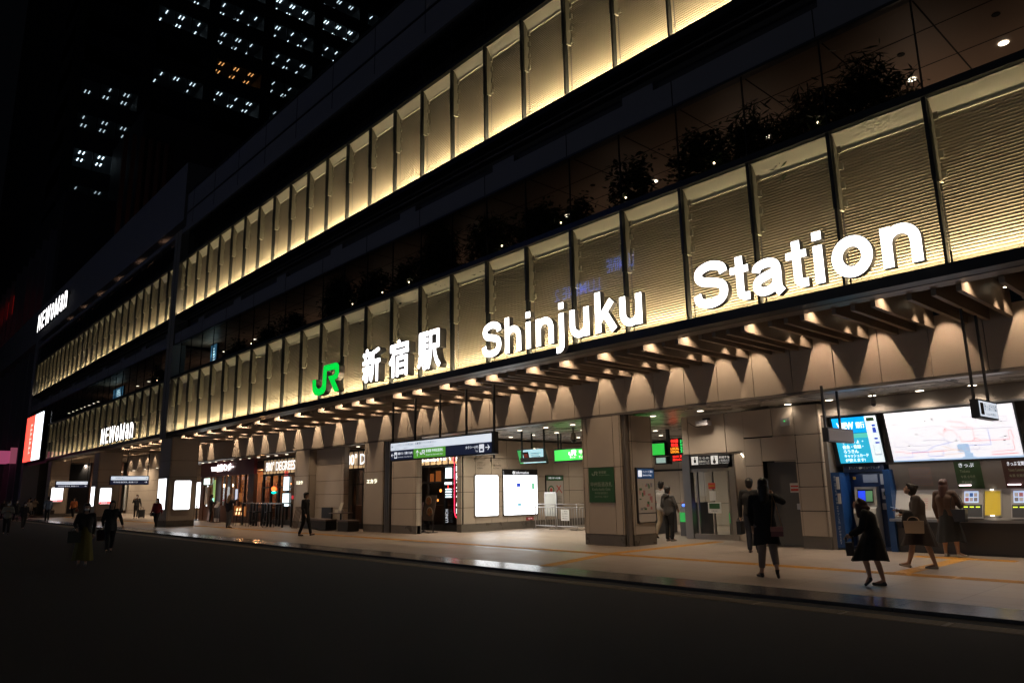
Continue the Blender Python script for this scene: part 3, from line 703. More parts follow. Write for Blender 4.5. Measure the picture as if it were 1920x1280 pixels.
b.box(x - 0.001, x, 14.53, 14.72, 2.72, 2.93, INKD); text(b, "きっぷうりば", (x, 14.76, 2.81), 0.7, 0.12, INKD, ux=v, bold=0.02); text(b, "Tickets 售票处", (x, 14.78, 2.72), 0.6, 0.05, INKD, ux=v)
obj("lettering", b, t)
GREYB = mat("sign_back_grey", (0.42, 0.40, 0.42), 0.5)
end_sign(-6.95, 15.35, 16.6, 2.46, 2.76, "blank grey hanging box sign in front of the blue card poster", GREYB, top=3.66, rods=(15.37, 16.1))
for (x, lab) in ((-50.5, "lit direction sign hanging between the wide pillar and the second street pillar"), (-66.5, "lit direction sign hanging beyond the second street pillar")):
    k = 1.0 if x > -60 else 1.25
    t = end_sign(x, 11.9 * 1 + 0.1, 11.9 + 2.35, 2.3 + 0.1 * (k - 1), 2.86, lab, NAVY, rods=(12.9, 14.15))
    b = Bag(); xx = x + 0.01
    b.quad((xx, 12.05, 2.6), (xx, 14.2, 2.6), (xx, 14.2, 2.82), (xx, 12.05, 2.82), SWHITE)
    text(b, "新宿駅 南口 サザンテラス口", (xx + 0.005, 12.3, 2.67), 1.3, 0.1, INKD, ux=(0, 1, 0)); text(b, "甲州街道改札 高速バス", (xx + 0.005, 12.2, 2.42), 1.4, 0.1, INKW, ux=(0, 1, 0)); arrow(b, (xx + 0.005, 14.0, 2.4), 0.14, 'r', INKW, ux=(0, 1, 0)); arrow(b, (xx + 0.005, 14.0, 2.64), 0.14, 'r', INKD, ux=(0, 1, 0))
    obj("lettering", b, t)

# ------------------------------------------------------------------ lit panels, posters, screens (wall facing +x at x=-22.7)
def xpanel(name, x, y0, y1, z0, z1, m, label, cat="poster", frame=BLACK, t=0.05, fw=0.03, group=None):
    o = thing(name, (x, (y0 + y1) / 2, z0), label, cat, group)
    obj("frame", Bag().box(x - 0.002, x + t, y0, y1, z0, z1, frame), o)
    b = Bag(); r = 0.05; a0, a1, c0, c1 = y0 + fw, y1 - fw, z0 + fw, z1 - fw
    pts = [(a0 + r, c0), (a1 - r, c0), (a1, c0 + r), (a1, c1 - r), (a1 - r, c1), (a0 + r, c1), (a0, c1 - r), (a0, c0 + r)]
    b.add([(x + t + 0.004, p, q) for p, q in pts], [tuple(range(8))], m); obj("panel", b, o)
    return o, x + t + 0.008
V = (0, 1, 0)
GRYI = glow("ink_grey", (0.35, 0.38, 0.45), 0.6); BLUI = glow("ink_blue", (0.03, 0.07, 0.5), 0.9)
o, x = xpanel("guide_map", -22.7, 18.43, 19.7, 0.55, 2.2, PANELW, "narrower glowing white guide panel on the beige wall, left of the information board", frame=STEEL)
b = Bag()
for (yy, zz, s) in ((18.95, 1.65, .05), (19.1, 1.7, .05), (19.05, 1.35, .05), (18.6, 1.1, .04), (18.6, 1.0, .04), (19.45, 1.5, .06)): b.box(x, x + 0.002, yy, yy + s, zz, zz + s, GRYI)
obj("map_marks", b, o)
o, x = xpanel("information_board", -22.7, 19.93, 21.9, 0.54, 2.42, PANELW, "wide glowing white information map board with a black header on the beige wall", cat="board")
b = Bag(); b.box(x, x + 0.004, 19.96, 21.87, 2.18, 2.39, mat("header_black", (0.01, 0.01, 0.012), 0.4)); b.tube((x + 0.004, 20.52, 2.28), (x + 0.006, 20.52, 2.28), 0.07, 0.07, INKW, 14); text(b, "i", (x + 0.008, 20.505, 2.24), 0.02, 0.08, INKD, ux=V, bold=0.03); text(b, "Information", (x + 0.005, 20.63, 2.23), 0.75, 0.11, INKW, ux=V, bold=0.02)
b.box(x, x + 0.003, 20.68, 20.9, 1.7, 1.85, BLUI); b.box(x, x + 0.003, 20.72, 20.92, 0.93, 1.02, glow("ink_teal", (0.1, 0.35, 0.45), 0.8)); b.box(x, x + 0.003, 21.55, 21.68, 1.6, 1.85, glow("ink_green", (0.1, 0.5, 0.25), 0.8)); b.box(x, x + 0.003, 21.45, 21.86, 1.19, 1.2, GRYI)
for i in range(8): b.box(x, x + 0.002, 20.55 + 0.07 * (i % 3) + 0.3 * (i // 5), 20.57 + 0.07 * (i % 3) + 0.3 * (i // 5), 1.25 - 0.03 * i, 1.35 - 0.03 * i, GRYI)
obj("map_marks", b, o)
POST = mat("poster_paper", (0.42, 0.38, 0.34), 0.5); PG = mat("poster_green", (0.04, 0.13, 0.05), 0.5); PR = mat("poster_red", (0.45, 0.05, 0.04), 0.5); PB = mat("poster_blue", (0.02, 0.12, 0.42), 0.5)
o, x = xpanel("warning_poster", -22.7, 22.4, 23.5, 0.9, 2.18, POST, "framed poster with a green header, a ring and a red cross, behind the barriers")
b = Bag(); b.box(x, x + 0.003, 22.43, 23.47, 1.95, 2.15, PG); text(b, "お客さまへのお願い", (x + 0.004, 22.55, 2.02), 0.8, 0.08, INKW, ux=V)
for r1, c, m in ((0.19, 22.7, PG), (0.13, 22.7, POST), (0.08, 22.7, PR)): b.tube((x + 0.002, c, 1.55), (x + 0.004 + (0.19 - r1) * 0.03, c, 1.55), r1, r1, m, 20)
b.obox((x + 0.004, 23.0, 1.4), (0.002, 0, 0), (0, 0.33, 0.33), (0, -0.03, 0.03), PR); b.obox((x + 0.006, 23.36, 1.4), (0.002, 0, 0), (0, -0.33, 0.33), (0, 0.03, 0.03), PR)
for i in range(5): b.box(x, x + 0.002, 22.55, 23.35, 1.25 - 0.06 * i, 1.265 - 0.06 * i, INKD)
obj("print", b, o)
o, x = xpanel("red_notice", -22.7, 21.25, 21.65, 0.33, 0.45, PR, "small red notice low on the beige wall under the information board", cat="notice", frame=PR, t=0.01, fw=0.0)
obj("lettering", (lambda q: (text(q, "火気厳禁 NO SMOKING", (x, 21.32, 0.37), 0.26, 0.04, INKW, ux=V), q)[1])(Bag()), o)
# direction lettering printed on the wall above the panels (a plate each)
for (yy, lines, a, lab) in ((18.4, ("ルミネゼロ(5F)", "LUMINE 0", "クリニック", "Clinic"), 'u', "flat wall lettering with an up arrow above the narrower glowing panel"), (19.25, ("ニュウマン", "フードホール", "NEWoMan", "Food Hall"), 'd', "flat wall lettering with a down arrow left of the information board")):
    t = thing("wall_lettering", (-22.69, yy, 2.45), lab, "lettering")
    b = Bag(); arrow(b, (-22.688, yy, 2.72), 0.14, a, INKD, ux=V)
    for i, s in enumerate(lines): text(b, s, (-22.688, yy + 0.2, 2.76 - i * 0.11), 0.42 if i % 2 == 0 else 0.3, 0.075 if i % 2 == 0 else 0.05, INKD, ux=V)
    if a == 'd': b.box(-22.69, -22.687, yy + 0.18, yy + 0.3, 2.86, 3.0, INKD)
    obj("print", b, t)
# poster on the entrance column side, green gate plate on its front
o, x = xpanel("station_map_poster", -12.98, 16.35, 17.17, 0.6, 2.13, POST, "framed locker map poster with a blue header on the column side")
b = Bag(); b.box(x, x + 0.003, 16.38, 17.14, 1.82, 2.1, PB); b.box(x, x + 0.005, 16.42, 16.58, 1.87, 2.05, INKW); text(b, "コンコースご案内", (x + 0.005, 16.62, 1.98), 0.46, 0.07, INKW, ux=V); text(b, "Station Map", (x + 0.005, 16.62, 1.88), 0.4, 0.06, INKW, ux=V)
PRK = mat("poster_pink", (0.40, 0.14, 0.15), 0.5); PGY = mat("poster_grey", (0.2, 0.2, 0.22), 0.5)
random.seed(3)
for i in range(26):
    yy, zz = 16.42 + random.random() * 0.55, 0.95 + random.random() * 0.7
    b.box(x, x + 0.001 + 0.0001 * i, yy, yy + 0.03 + random.random() * 0.1, zz, zz + 0.03 + random.random() * 0.12, random.choice([PRK, PGY, PRK, POST, PG]))
b.box(x, x + 0.004, 16.38, 17.14, 0.86, 0.88, INKD)
obj("print", b, o)
t = thing("gate_name_plate", (-13.9, 15.99, 1.18), "green plate naming the gate on the front of the entrance column", "sign")
obj("plate", Bag().box(-14.38, -13.43, 15.97, 15.995, 1.18, 2.15, mat("plate_green", (0.018, 0.075, 0.022), 0.4)), t)
PW = mat("plate_lettering", (0.26, 0.30, 0.22), 0.5)
b = Bag(); jr(b, (-14.25, 15.965, 1.93), 0.12, PW); text(b, "新宿駅", (-13.98, 15.965, 1.98), 0.28, 0.08, PW, bold=.015); text(b, "Shinjuku Station", (-13.98, 15.965, 1.92), 0.4, 0.04, PW); text(b, "甲州街道改札", (-14.3, 15.965, 1.62), 0.8, 0.13, PW, bold=.015); text(b, "Koshu-kaido Gate", (-14.25, 15.965, 1.51), 0.68, 0.08, PW); text(b, "甲州街道检票口", (-14.15, 15.965, 1.41), 0.48, 0.06, PW); text(b, "고슈카이도 개찰구", (-14.18, 15.965, 1.31), 0.52, 0.06, PW)
obj("lettering", b, t)
# spelled numbers on the two restaurant pillars
for x0, x1, z, lab in ((-33.2, -32.55, 2.07, "small glowing pale lettering on the pillar between the two pizza fronts"), (-26.72, -25.95, 2.0, "small glowing pale lettering on the pillar left of the steel rail channel")):
    b = Bag(); text(b, "エカラ", (x0, 15.97, z - 0.06), x1 - x0, 0.16, glow("pale_letter_light", (0.95, 0.93, 0.72), 2.2), bold=0.03)
    o = obj("pillar_lettering", b, None, base=((x0 + x1) / 2, 15.97, z)); tag(o, lab, "lettering")

# ------------------------------------------------------------------ light box posters on the street pillars
def lightbox(x, y0, y1, z0, z1, red, label):
    o, xx = xpanel("poster_light_box", x, y0, y1, z0, z1, glow("poster_light", (0.97, 0.98, 1.0), 2.6), label, cat="light box", frame=STEEL, t=0.06, group="light box posters on the street pillars")
    if red:
        b = Bag(); b.box(xx, xx + 0.002, y0 + 0.04, y1 - 0.04, z0 + 0.04, z0 + 0.17, glow("red_light", (1.0, 0.03, 0.02), 1.6)); b.box(xx, xx + 0.002, (y0 + y1) / 2 - 0.1, (y0 + y1) / 2 + 0.12, z0 + 0.3, z0 + 0.36, MATS["screen_pink"])
        text(b, "SALE", (xx + 0.004, y0 + 0.15, z0 + 0.06), 0.35, 0.08, INKW, ux=V, bold=0.03)
        obj("print", b, o)
lightbox(-40.5, 12.66, 13.55, 0.84, 2.38, 0, "large plain white light box poster on the widest street pillar")
lightbox(-55.45, 12.6, 13.35, 1.1, 2.2, 1, "white light box poster with a red foot on the second street pillar")
lightbox(-71.35, 12.6, 13.5, 1.25, 2.45, 1, "white light box poster with a red foot on the farthest street pillar")
def ybox(x0, x1, y, z0, z1, m, label, name="poster_light_box", cat="light box"):
    t = thing(name, ((x0 + x1) / 2, y, z0), label, cat)
    obj("frame", Bag().box(x0, x1, y - 0.05, y, z0, z1, STEEL), t); obj("panel", Bag().box(x0 + 0.03, x1 - 0.03, y - 0.056, y - 0.0501, z0 + 0.03, z1 - 0.03, m), t)
ybox(-42.1, -40.75, 12.42, 0.85, 2.5, MATS["poster_light"], "white light box poster on the street face of the widest pillar")
ybox(-56.7, -55.7, 12.42, 0.95, 2.3, MATS["poster_light"], "tall white light box on the street face of the second pillar")
o, x = xpanel("poster_light_box", -52.98, 17.2, 18.9, 0.7, 2.5, MATS["poster_light"], "white light box poster on the passage wall behind the widest pillar", cat="light box", frame=STEEL)
ybox(-98.5, -94.5, 20.3, 1.2, 2.2, mat("notice_white", (0.55, 0.54, 0.5), 0.6), "white lined notice on the passage wall beyond the second pillar", "wall_notice", "notice")
t = thing("arrow_board", (-82, 20.3, 0.6), "large pale board with a dark arrow at the far passage wall", "board")
obj("panel", Bag().box(-88, -79, 20.3, 20.4, 0.3, 2.8, mat("board_pale", (0.35, 0.36, 0.34), 0.6)), t)
b = Bag(); text(b, "NEWoMan", (-87, 20.29, 2.0), 4.5, 0.35, INKD, bold=0.02); arrow(b, (-81.5, 20.29, 1.95), 0.5, 'r', INKD); b.box(-85, -81, 20.28, 20.29, 1.0, 1.25, INKD); obj("lettering", b, t)

# ------------------------------------------------------------------ hall: ceiling signs, screens, barriers
t = thing("gate_sign", (-18.9, 20.0, 2.62), "lit green hanging sign with the railway emblem over the hall, left of the entrance column", "sign")
obj("housing", Bag().box(-19.75, -16.6, 20.0, 20.2, 2.56, 3.08, BLACK), t); obj("face", Bag().box(-19.7, -16.65, 19.985, 19.999, 2.63, 3.03, glow("gate_green", (0.03, 0.55, 0.06), 0.9)), t)
b = Bag(); jr(b, (-18.95, 19.98, 2.8), 0.2, WHITEL); text(b, "東日本", (-18.9, 19.98, 2.70), 0.3, 0.06, INKW); text(b, "甲州街道改札", (-18.42, 19.98, 2.82), 1.5, 0.17, INKW, bold=0.02); text(b, "Koshu-kaido Gate", (-18.42, 19.98, 2.68), 1.2, 0.1, INKW); obj("lettering", b, t)
for x in (-19.6, -19.45, -17.0): obj("rod", Bag().box(x, x + 0.04, 20.05, 20.1, 3.08, 3.66, BLACK), t)
t = thing("monitor", (-19.9, 19.0, 2.5), "tilted flat monitor showing a pale blue page, hanging left of the green gate sign", "monitor")
b = Bag(); b.obox((-20.6, 19.0, 2.52), (1.5, 0, -0.02), (0, 0.06, 0.02), (0, -0.16, 0.55), BLACK); obj("housing", b, t)
b = Bag(); f = lambda u, v: (-20.55 + 1.4 * u, 18.985 - 0.15 * v - 0.01, 2.55 + 0.49 * v)
def fq(u0, u1, v0, v1, m, e=0.0):
    p = [f(u0, v0), f(u1, v0), f(u1, v1), f(u0, v1)]; b.quad(*[(q[0], q[1] - e, q[2]) for q in p], m)
fq(0, 1, 0, 1, glow("monitor_cyan", (0.45, 0.78, 0.88), 0.9)); fq(0.0, 0.14, 0.0, 1, glow("monitor_green", (0.05, 0.4, 0.1), 0.8), 0.003); fq(0.2, 0.42, 0.3, 0.85, INKD, 0.004); fq(0.24, 0.38, 0.4, 0.7, PR, 0.006); fq(0.5, 0.9, 0.7, 0.74, INKD, 0.004); fq(0.5, 0.8, 0.58, 0.62, INKD, 0.004); fq(0.5, 0.85, 0.45, 0.49, INKD, 0.004)
obj("display", b, t); obj("rod", Bag().box(-19.95, -19.9, 18.98, 19.03, 3.0, 3.66, BLACK), t)
t = thing("sign_box", (-18.9, 18.9, 2.5), "dark slim hanging box beneath the monitor and the green gate sign", "sign")
obj("housing", Bag().box(-19.5, -18.3, 18.0, 18.2, 2.54, 2.70, BLACK), t); obj("rod", Bag().box(-18.35, -18.3, 18.05, 18.1, 2.7, 3.66, BLACK), t); obj("rod", Bag().box(-19.5, -19.45, 18.05, 18.1, 2.7, 3.66, BLACK), t)
def dome(x, y, z, label, s=1.0):
    b = Bag(); b.tube((x, y, z), (x, y, z - 0.18 * s), 0.035 * s, 0.03 * s, BRONZE); b.tube((x, y, z - 0.02), (x, y, z), 0.11 * s, 0.11 * s, BRONZE, 14); b.tube((x, y, z - 0.42 * s), (x, y, z - 0.18 * s), 0.12 * s, 0.07 * s, BRONZE, 14)
    o = obj("dome_camera", b, None, base=(x, y, z)); tag(o, label, "camera", "ceiling cameras")
    obj("lens_dome", Bag().ball((0, 0, -0.44 * s), 0.09 * s, BLACK), o, local=True)
dome(-17.2, 18.4, 3.65, "bronze dome camera hanging from the hall ceiling beside the column")
dome(-6.83, 17.6, 3.65, "dark dome camera above the left end of the fare map", 0.6)
# barriers
def barrier(x, y, wdt, rz, label):
    t = thing("barrier_fence", (x, y, 0), label, "barrier", "steel barriers across the hall", rz)
    b = Bag(); r = 0.02
    for xx in (0, wdt): b.tube((xx, 0, 0.02), (xx, 0, 0.98), r, r, STEEL, 8)
    for z in (0.98, 0.86, 0.12): b.tube((0, 0, z), (wdt, 0, z), r, r, STEEL, 8)
    n = int(wdt / 0.13)
    for i in range(1, n): b.tube((wdt * i / n, 0, 0.12), (wdt * i / n, 0, 0.86), 0.012, 0.012, STEEL, 6)
    obj("frame", b, t, local=True)
    for xx in (0.12, wdt - 0.12): obj("foot", Bag().box(xx - 0.03, xx + 0.03, -0.25, 0.25, 0.0, 0.03, STEEL), t, local=True)
    return t
barrier(-22.3, 21.4, 1.15, 0.0, "left steel barrier, standing in front of the folding board")
bt = barrier(-21.0, 21.35, 1.1, 0.0, "steel barrier with a white paper notice hung on it")
nb = Bag(); nb.box(0.25, 0.7, -0.035, -0.025, 0.35, 0.78, mat("paper_bright", (0.75, 0.76, 0.74), 0.7))
for i in range(4): text(nb, ("ご案内", "出口専用", "Exit only", "通行止")[i], (0.32, -0.037, 0.68 - i * 0.09), 0.3, 0.05, INKD)
obj("notice", nb, bt, local=True)
barrier(-19.85, 21.3, 1.2, 0.1, "right steel barrier, partly hidden by the entrance column")
b = Bag(); b.box(-22.05, -21.35, 21.7, 21.74, 0.5, 1.42, mat("board_white", (0.62, 0.62, 0.56), 0.5)); t = thing("folding_board", (-21.7, 21.7, 0), "plain pale board standing behind the left steel barrier", "board"); obj("panel", b, t)
b = Bag()
for x in (-22.05, -21.38): b.box(x, x + 0.03, 21.69, 21.76, 0, 1.45, STEEL); b.box(x, x + 0.03, 21.5, 21.95, 0, 0.03, STEEL)
b.box(-22.05, -21.35, 21.69, 21.76, 1.42, 1.46, STEEL); obj("frame", b, t)
# things on the hall back wall
t = thing("wall_notice", (-24.2 + 3.2, 26.95, 1.4), "white paper notice above an orange box at the back of the hall", "notice"); obj("paper", Bag().box(-23.3, -22.75, 26.86, 26.9, 1.4, 1.95, POST), t)
t = thing("call_box", (-21.0, 26.9, 1.0), "small orange emergency box on the hall's back wall", "box"); obj("case", Bag().box(-23.2, -22.85, 26.75, 26.9, 0.95, 1.3, glow("orange_box", (0.9, 0.2, 0.02), 0.5)), t); obj("lid", Bag().box(-23.15, -22.9, 26.74, 26.75, 1.2, 1.26, POST), t)

# ------------------------------------------------------------------ gates behind the kiosk
t = thing("departure_board", (-15.5, 22.0, 2.7), "hanging departure board with red, amber and green dot lettering in the gate opening", "display")
obj("housing", Bag().box(-15.85, -13.4, 21.98, 22.2, 2.74, 3.3, BLACK), t)
LR, LA, LG = glow("led_red", (1, 0.03, 0.02), 2.0), glow("led_amber", (1, 0.3, 0.02), 2.0), glow("led_green", (0.03, 0.8, 0.15), 1.6)
b = Bag(); text(b, "中央線", (-15.72, 21.97, 3.14), 0.3, 0.13, LR, bold=.03); text(b, "特急", (-15.72, 21.97, 3.0), 0.3, 0.12, LR, bold=.03); text(b, "LOCAL", (-15.75, 21.97, 2.89), 0.36, 0.09, LA, bold=.03); text(b, "LOCAL", (-15.75, 21.97, 2.78), 0.36, 0.09, LA, bold=.03)
for i, z in enumerate((3.14, 3.02, 2.9, 2.79)): text(b, ("21:15", "21:24", "21:12", "21:18")[i], (-15.33, 21.97, z), 0.32, 0.09, LG, bold=.02)
obj("lettering", b, t); obj("rod", Bag().box(-15.95, -15.85, 22.0, 22.1, 2.7, 3.66, BLACK), t)
t = thing("message_display", (-15.4, 22.0, 2.5), "slim black display with red dot lettering below the departure board", "display")
obj("housing", Bag().box(-15.85, -14.2, 22.0, 22.15, 2.48, 2.72, BLACK), t); b = Bag(); text(b, "20:45 運転見合", (-15.7, 21.99, 2.61), 0.8, 0.09, LR, bold=.03); text(b, "遅れのお知らせ", (-15.7, 21.99, 2.5), 0.8, 0.09, LR, bold=.03); obj("lettering", b, t)
t = thing("green_gate_sign", (-16.2, 21.9, 2.72), "plain lit green box sign between the column and the departure board", "sign"); obj("housing", Bag().box(-17.3, -15.95, 21.9, 22.1, 2.70, 3.2, BLACK), t); obj("face", Bag().box(-17.28, -15.97, 21.885, 21.899, 2.74, 3.15, MATS["gate_green"]), t)
t = thing("monitor", (-16.2, 22.0, 2.42), "small grey-green monitor below the plain green box sign", "monitor"); obj("housing", Bag().box(-16.5, -15.95, 22.0, 22.3, 2.4, 2.68, BLACK), t); obj("display", Bag().box(-16.43, -16.02, 21.985, 21.999, 2.45, 2.64, glow("monitor_grey", (0.35, 0.5, 0.45), 0.7)), t)
def gate(x, label, st=1):
    t = thing("ticket_gate", (x, 20.6, 0), label, "ticket gate", "ticket gates in the gate opening")
    b = Bag(); pts = [(0, 0.0), (0, 0.75), (0.12, 0.98), (0.35, 1.06), (1.5, 1.06), (1.6, 0.95), (1.6, 0)]
    b.prism([(p, q) for p, q in pts], (-0.12, 0, 0), (0, 1, 0), (0, 0, 1), (0.24, 0, 0), mat("gate_body", (0.1, 0.1, 0.11), 0.3)); obj("cabinet", b, t, local=True)
    obj("top_panel", Bag().box(-0.1, 0.1, 0.05, 0.6, 1.065, 1.075, glow("gate_red", (0.5, 0.02, 0.03), 0.4)), t, local=True)
    obj("reader", Bag().ball((0, 0.12, 0.98), (0.07, 0.1, 0.05), glow("gate_blue", (0.1, 0.25, 1.0), 1.5)), t, local=True)
    b = Bag(); b.box(-0.10, 0.10, -0.02, 0.0, 0.45, 0.75, glow("gate_green_plate", (0.03, 0.4, 0.08), 0.6)); obj("front_plate", b, t, local=True)
gate(-15.95, "ticket gate left of the queueing pair, mostly hidden by them"); gate(-14.45, "ticket gate with a blue reader right of the queueing pair"); gate(-17.6, "ticket gate behind the entrance column, showing its rim")
gate(-12.6 - 0.0, "ticket gate with a green plate seen through the glass entrance")
t = thing("entrance_sign", (-12.5, 19.55, 2.14), "black sign with two white pictograms over the glass entrance", "sign")
obj("housing", Bag().box(-13.3, -11.8, 19.5, 19.6, 2.13, 2.55, mat("sign_black", (0.012, 0.012, 0.014), 0.4)), t)
WP = glow("pictogram_white", (0.75, 0.75, 0.72), 0.55); b = Bag()
for x in (-13.22, -12.52): b.box(x, x + 0.24, 19.49, 19.499, 2.24, 2.49, WP)
b.ball((-13.09, 19.487, 2.44), (0.025, 0.004, 0.03), INKD); b.box(-13.13, -13.05, 19.484, 19.49, 2.3, 2.4, INKD); b.ball((-12.4, 19.487, 2.45), (0.02, 0.004, 0.025), INKD); b.tube((-12.4, 19.486, 2.31), (-12.4, 19.489, 2.31), 0.055, 0.055, INKD, 14); b.box(-12.42, -12.37, 19.482, 19.486, 2.33, 2.42, INKD)
for i, (s, xx) in enumerate((("うらめ", -12.94), ("日本のきっぷ", -12.94), ("車椅子を", -12.24), ("ご利用の方", -12.24))): text(b, s, (xx, 19.49, 2.40 - 0.1 * (i % 2)), 0.36, 0.07, WP)
text(b, "Ticket Gate Closed", (-12.94, 19.49, 2.25), 0.36, 0.03, WP); text(b, "For Wheelchair", (-12.24, 19.49, 2.25), 0.33, 0.03, WP)
obj("lettering", b, t)
for (x0, x1, z0, z1, m, n_, lab) in ((-12.76, -12.52, 1.5, 1.68, PR, "poster", "small red and yellow notice high on the glass door"), (-12.74, -12.52, 1.14, 1.44, mat("paper_bright", (0.75, 0.76, 0.74), 0.7), "poster", "white paper notice in the middle of the glass door"), (-12.82, -12.36, 0.78, 1.1, MATS["paper_bright"], "poster", "white notice with a green rectangle low on the glass door")):
    t = thing("door_notice", ((x0 + x1) / 2, 19.63, z0), lab, "notice"); obj("paper", Bag().box(x0, x1, 19.62, 19.635, z0, z1, m), t)
    if z0 < 0.9: b = Bag(); b.box(x0 + 0.05, x1 - 0.05, 19.615, 19.62, z0 + 0.13, z1 - 0.03, PG); text(b, "お知らせ", (x0 + 0.12, 19.614, z0 + 0.04), 0.2, 0.05, INKD); obj("print", b, t)
    if z0 > 1.45: obj("print", Bag().box(x0 + 0.02, x1 - 0.02, 19.615, 19.62, z0 + 0.07, z0 + 0.11, YEL), t)
t = thing("security_camera", (-11.7, 18.1, 3.4), "small pale wall camera with looping cable above the glass entrance", "camera"); obj("body", Bag().box(-11.9, -11.5, 17.85, 18.08, 3.28, 3.42, GREYB), t); obj("mount", Bag().box(-11.8, -11.6, 18.08, 18.16, 3.3, 3.5, BLACK), t)
b = Bag(); b.path([(-12.3 + 0.1 * i, 18.1, 3.42 - 0.16 * math.sin(math.pi * i / 7)) for i in range(8)], 0.008, BLACK, 5); obj("cable", b, t)
t = thing("wall_alarm", (-9.3, 18.1, 3.2), "small wall box with a green lamp above the grey service door", "alarm"); obj("case", Bag().box(-9.42, -9.18, 18.06, 18.11, 3.1, 3.3, GREYB), t); obj("indicator", Bag().ball((-9.3, 18.05, 3.22), 0.015, LG), t)
# tall lit strip right of the kiosk
o = obj("door_strip_light", Bag().obox((-11.45, 19.4, 2.5), (0.28, 0, -0.32), (0, 0.02, 0), (0.02, 0, 0.02), DLIGHT), None, base=(-11.45, 19.4, 2.5)); tag(o, "short slanting warm tube light right of the black pictogram sign", "light")
# ------------------------------------------------------------------ ticket machine bay
WALLG = mat("bay_wall_grey", (0.17, 0.145, 0.125), 0.45, noise=0.06)
b = Bag(); b.box(-8.38, 1.4, 18.35, 18.9, 3.27, 3.66, WALLG); b.box(-8.38, 1.4, 18.2, 18.35, 3.24, 3.28, STEEL); b.box(-8.40, -8.30, 18.2, 18.9, 0, 3.3, WALLG)
b.add([(-8.3, 18.35, 3.25), (1.4, 18.35, 3.25), (1.4, 18.62, 2.02), (-8.3, 18.62, 2.02)], [(0, 1, 2, 3)], mat("bay_frame", (0.05, 0.047, 0.045), 0.5))
obj("bay_wall", b, ST)
def slant(x0, x1, z0, z1, off=0.0):      # the lit boards lean forward at the top
    f = lambda z: 18.52 - (z - 2.06) * 0.26 - off
    return [(x0, f(z0), z0), (x1, f(z0), z0), (x1, f(z1), z1), (x0, f(z1), z1)]
def sbox(bag, x0, x1, z0, z1, off, m): bag.quad(*slant(x0, x1, z0, z1, off), m)
t = thing("card_poster_board", (-7.62, 18.35, 2.08), "lit blue and teal card advertisement board leaning out above the blue cash machine", "board")
b = Bag(); q = slant(-8.14, -7.03, 2.06, 3.2, 0.0); q2 = slant(-8.14, -7.03, 2.06, 3.2, 0.05); b.add(q + q2, [(0, 1, 5, 4), (1, 2, 6, 5), (2, 3, 7, 6), (3, 0, 4, 7), (3, 2, 1, 0)], BLACK); obj("frame", b, t)
CY = glow("card_cyan", (0.02, 0.36, 0.55), 1.15); CB = glow("card_blue", (0.0, 0.33, 0.82), 1.2); CT = glow("card_teal", (0.08, 0.50, 0.42), 1.15); CW = glow("card_white", (0.8, 0.92, 0.96), 1.0)
b = Bag(); sbox(b, -8.12, -7.32, 2.08, 2.78, .052, CY); sbox(b, -8.12, -7.32, 2.80, 3.18, .052, CB); sbox(b, -8.12, -7.32, 2.68, 2.79, .054, CT); sbox(b, -7.32, -7.05, 2.08, 3.18, .052, CW)
def stext(bag, s, x0, z0, w, h, m, off=0.058, bold=0.0):
    uz = Vector((0, -0.26, 1)); text(bag, s, (x0, 18.52 - (z0 - 2.06) * 0.26 - off, z0), w, h, m, uz=uz, bold=bold)
WG = glow("card_letter", (0.9, 0.97, 1.0), 1.3)
stext(b, "VIEW", -8.02, 2.90, 0.42, 0.17, WG, bold=0.045); stext(b, "銀行", -7.55, 2.91, 0.2, 0.15, WG, bold=0.03)
stext(b, "ゆうちょ・", -7.98, 2.55, 0.52, 0.09, WG, bold=0.03); stext(b, "信金・信組・", -7.98, 2.43, 0.5, 0.09, WG, bold=0.03); stext(b, "ろうきん", -7.98, 2.32, 0.36, 0.085, WG, bold=0.03); stext(b, "キャッシュカード", -7.98, 2.215, 0.58, 0.08, WG, bold=0.03); stext(b, "が使えます!", -7.98, 2.11, 0.48, 0.08, WG, bold=0.03)
for (x0, x1, z0, z1, m) in ((-7.28, -7.1, 3.06, 3.14, PG), (-7.18, -7.1, 2.93, 2.98, BLUI), (-7.18, -7.1, 2.78, 2.9, BLUI), (-7.18, -7.1, 2.62, 2.66, BLUI), (-7.18, -7.08, 2.52, 2.56, BLUI), (-7.24, -7.08, 2.25, 2.27, GRYI), (-7.24, -7.23, 2.25, 2.5, GRYI), (-7.09, -7.08, 2.25, 2.5, GRYI)): sbox(b, x0, x1, z0, z1, .056, m)
obj("print", b, t)
t = thing("fare_map", (-5.5, 18.35, 2.08), "wide brightly lit white railway fare map with red, blue and grey route lines", "map board")
b = Bag(); q = slant(-6.88, -4.2, 2.05, 3.22, 0.0); q2 = slant(-6.88, -4.2, 2.05, 3.22, 0.05); b.add(q + q2, [(0, 1, 5, 4), (1, 2, 6, 5), (2, 3, 7, 6), (3, 0, 4, 7), (3, 2, 1, 0)], BLACK); obj("frame", b, t)
b = Bag(); sbox(b, -6.85, -4.23, 2.07, 3.2, .052, glow("map_white", (0.97, 0.95, 1.0), 0.9)); obj("face", b, t)
FR, FB, FG, FO, SEA = glow("route_red", (0.85, 0.35, 0.36), 0.9), glow("route_blue", (0.3, 0.36, 0.68), 0.9), glow("route_grey", (0.48, 0.46, 0.54), 0.9), glow("route_brown", (0.68, 0.52, 0.42), 0.9), glow("map_sea", (0.42, 0.58, 0.80), 0.9)
b = Bag()
def fm(u, v): return (-6.85 + 2.62 * u, 2.07 + 1.13 * v)
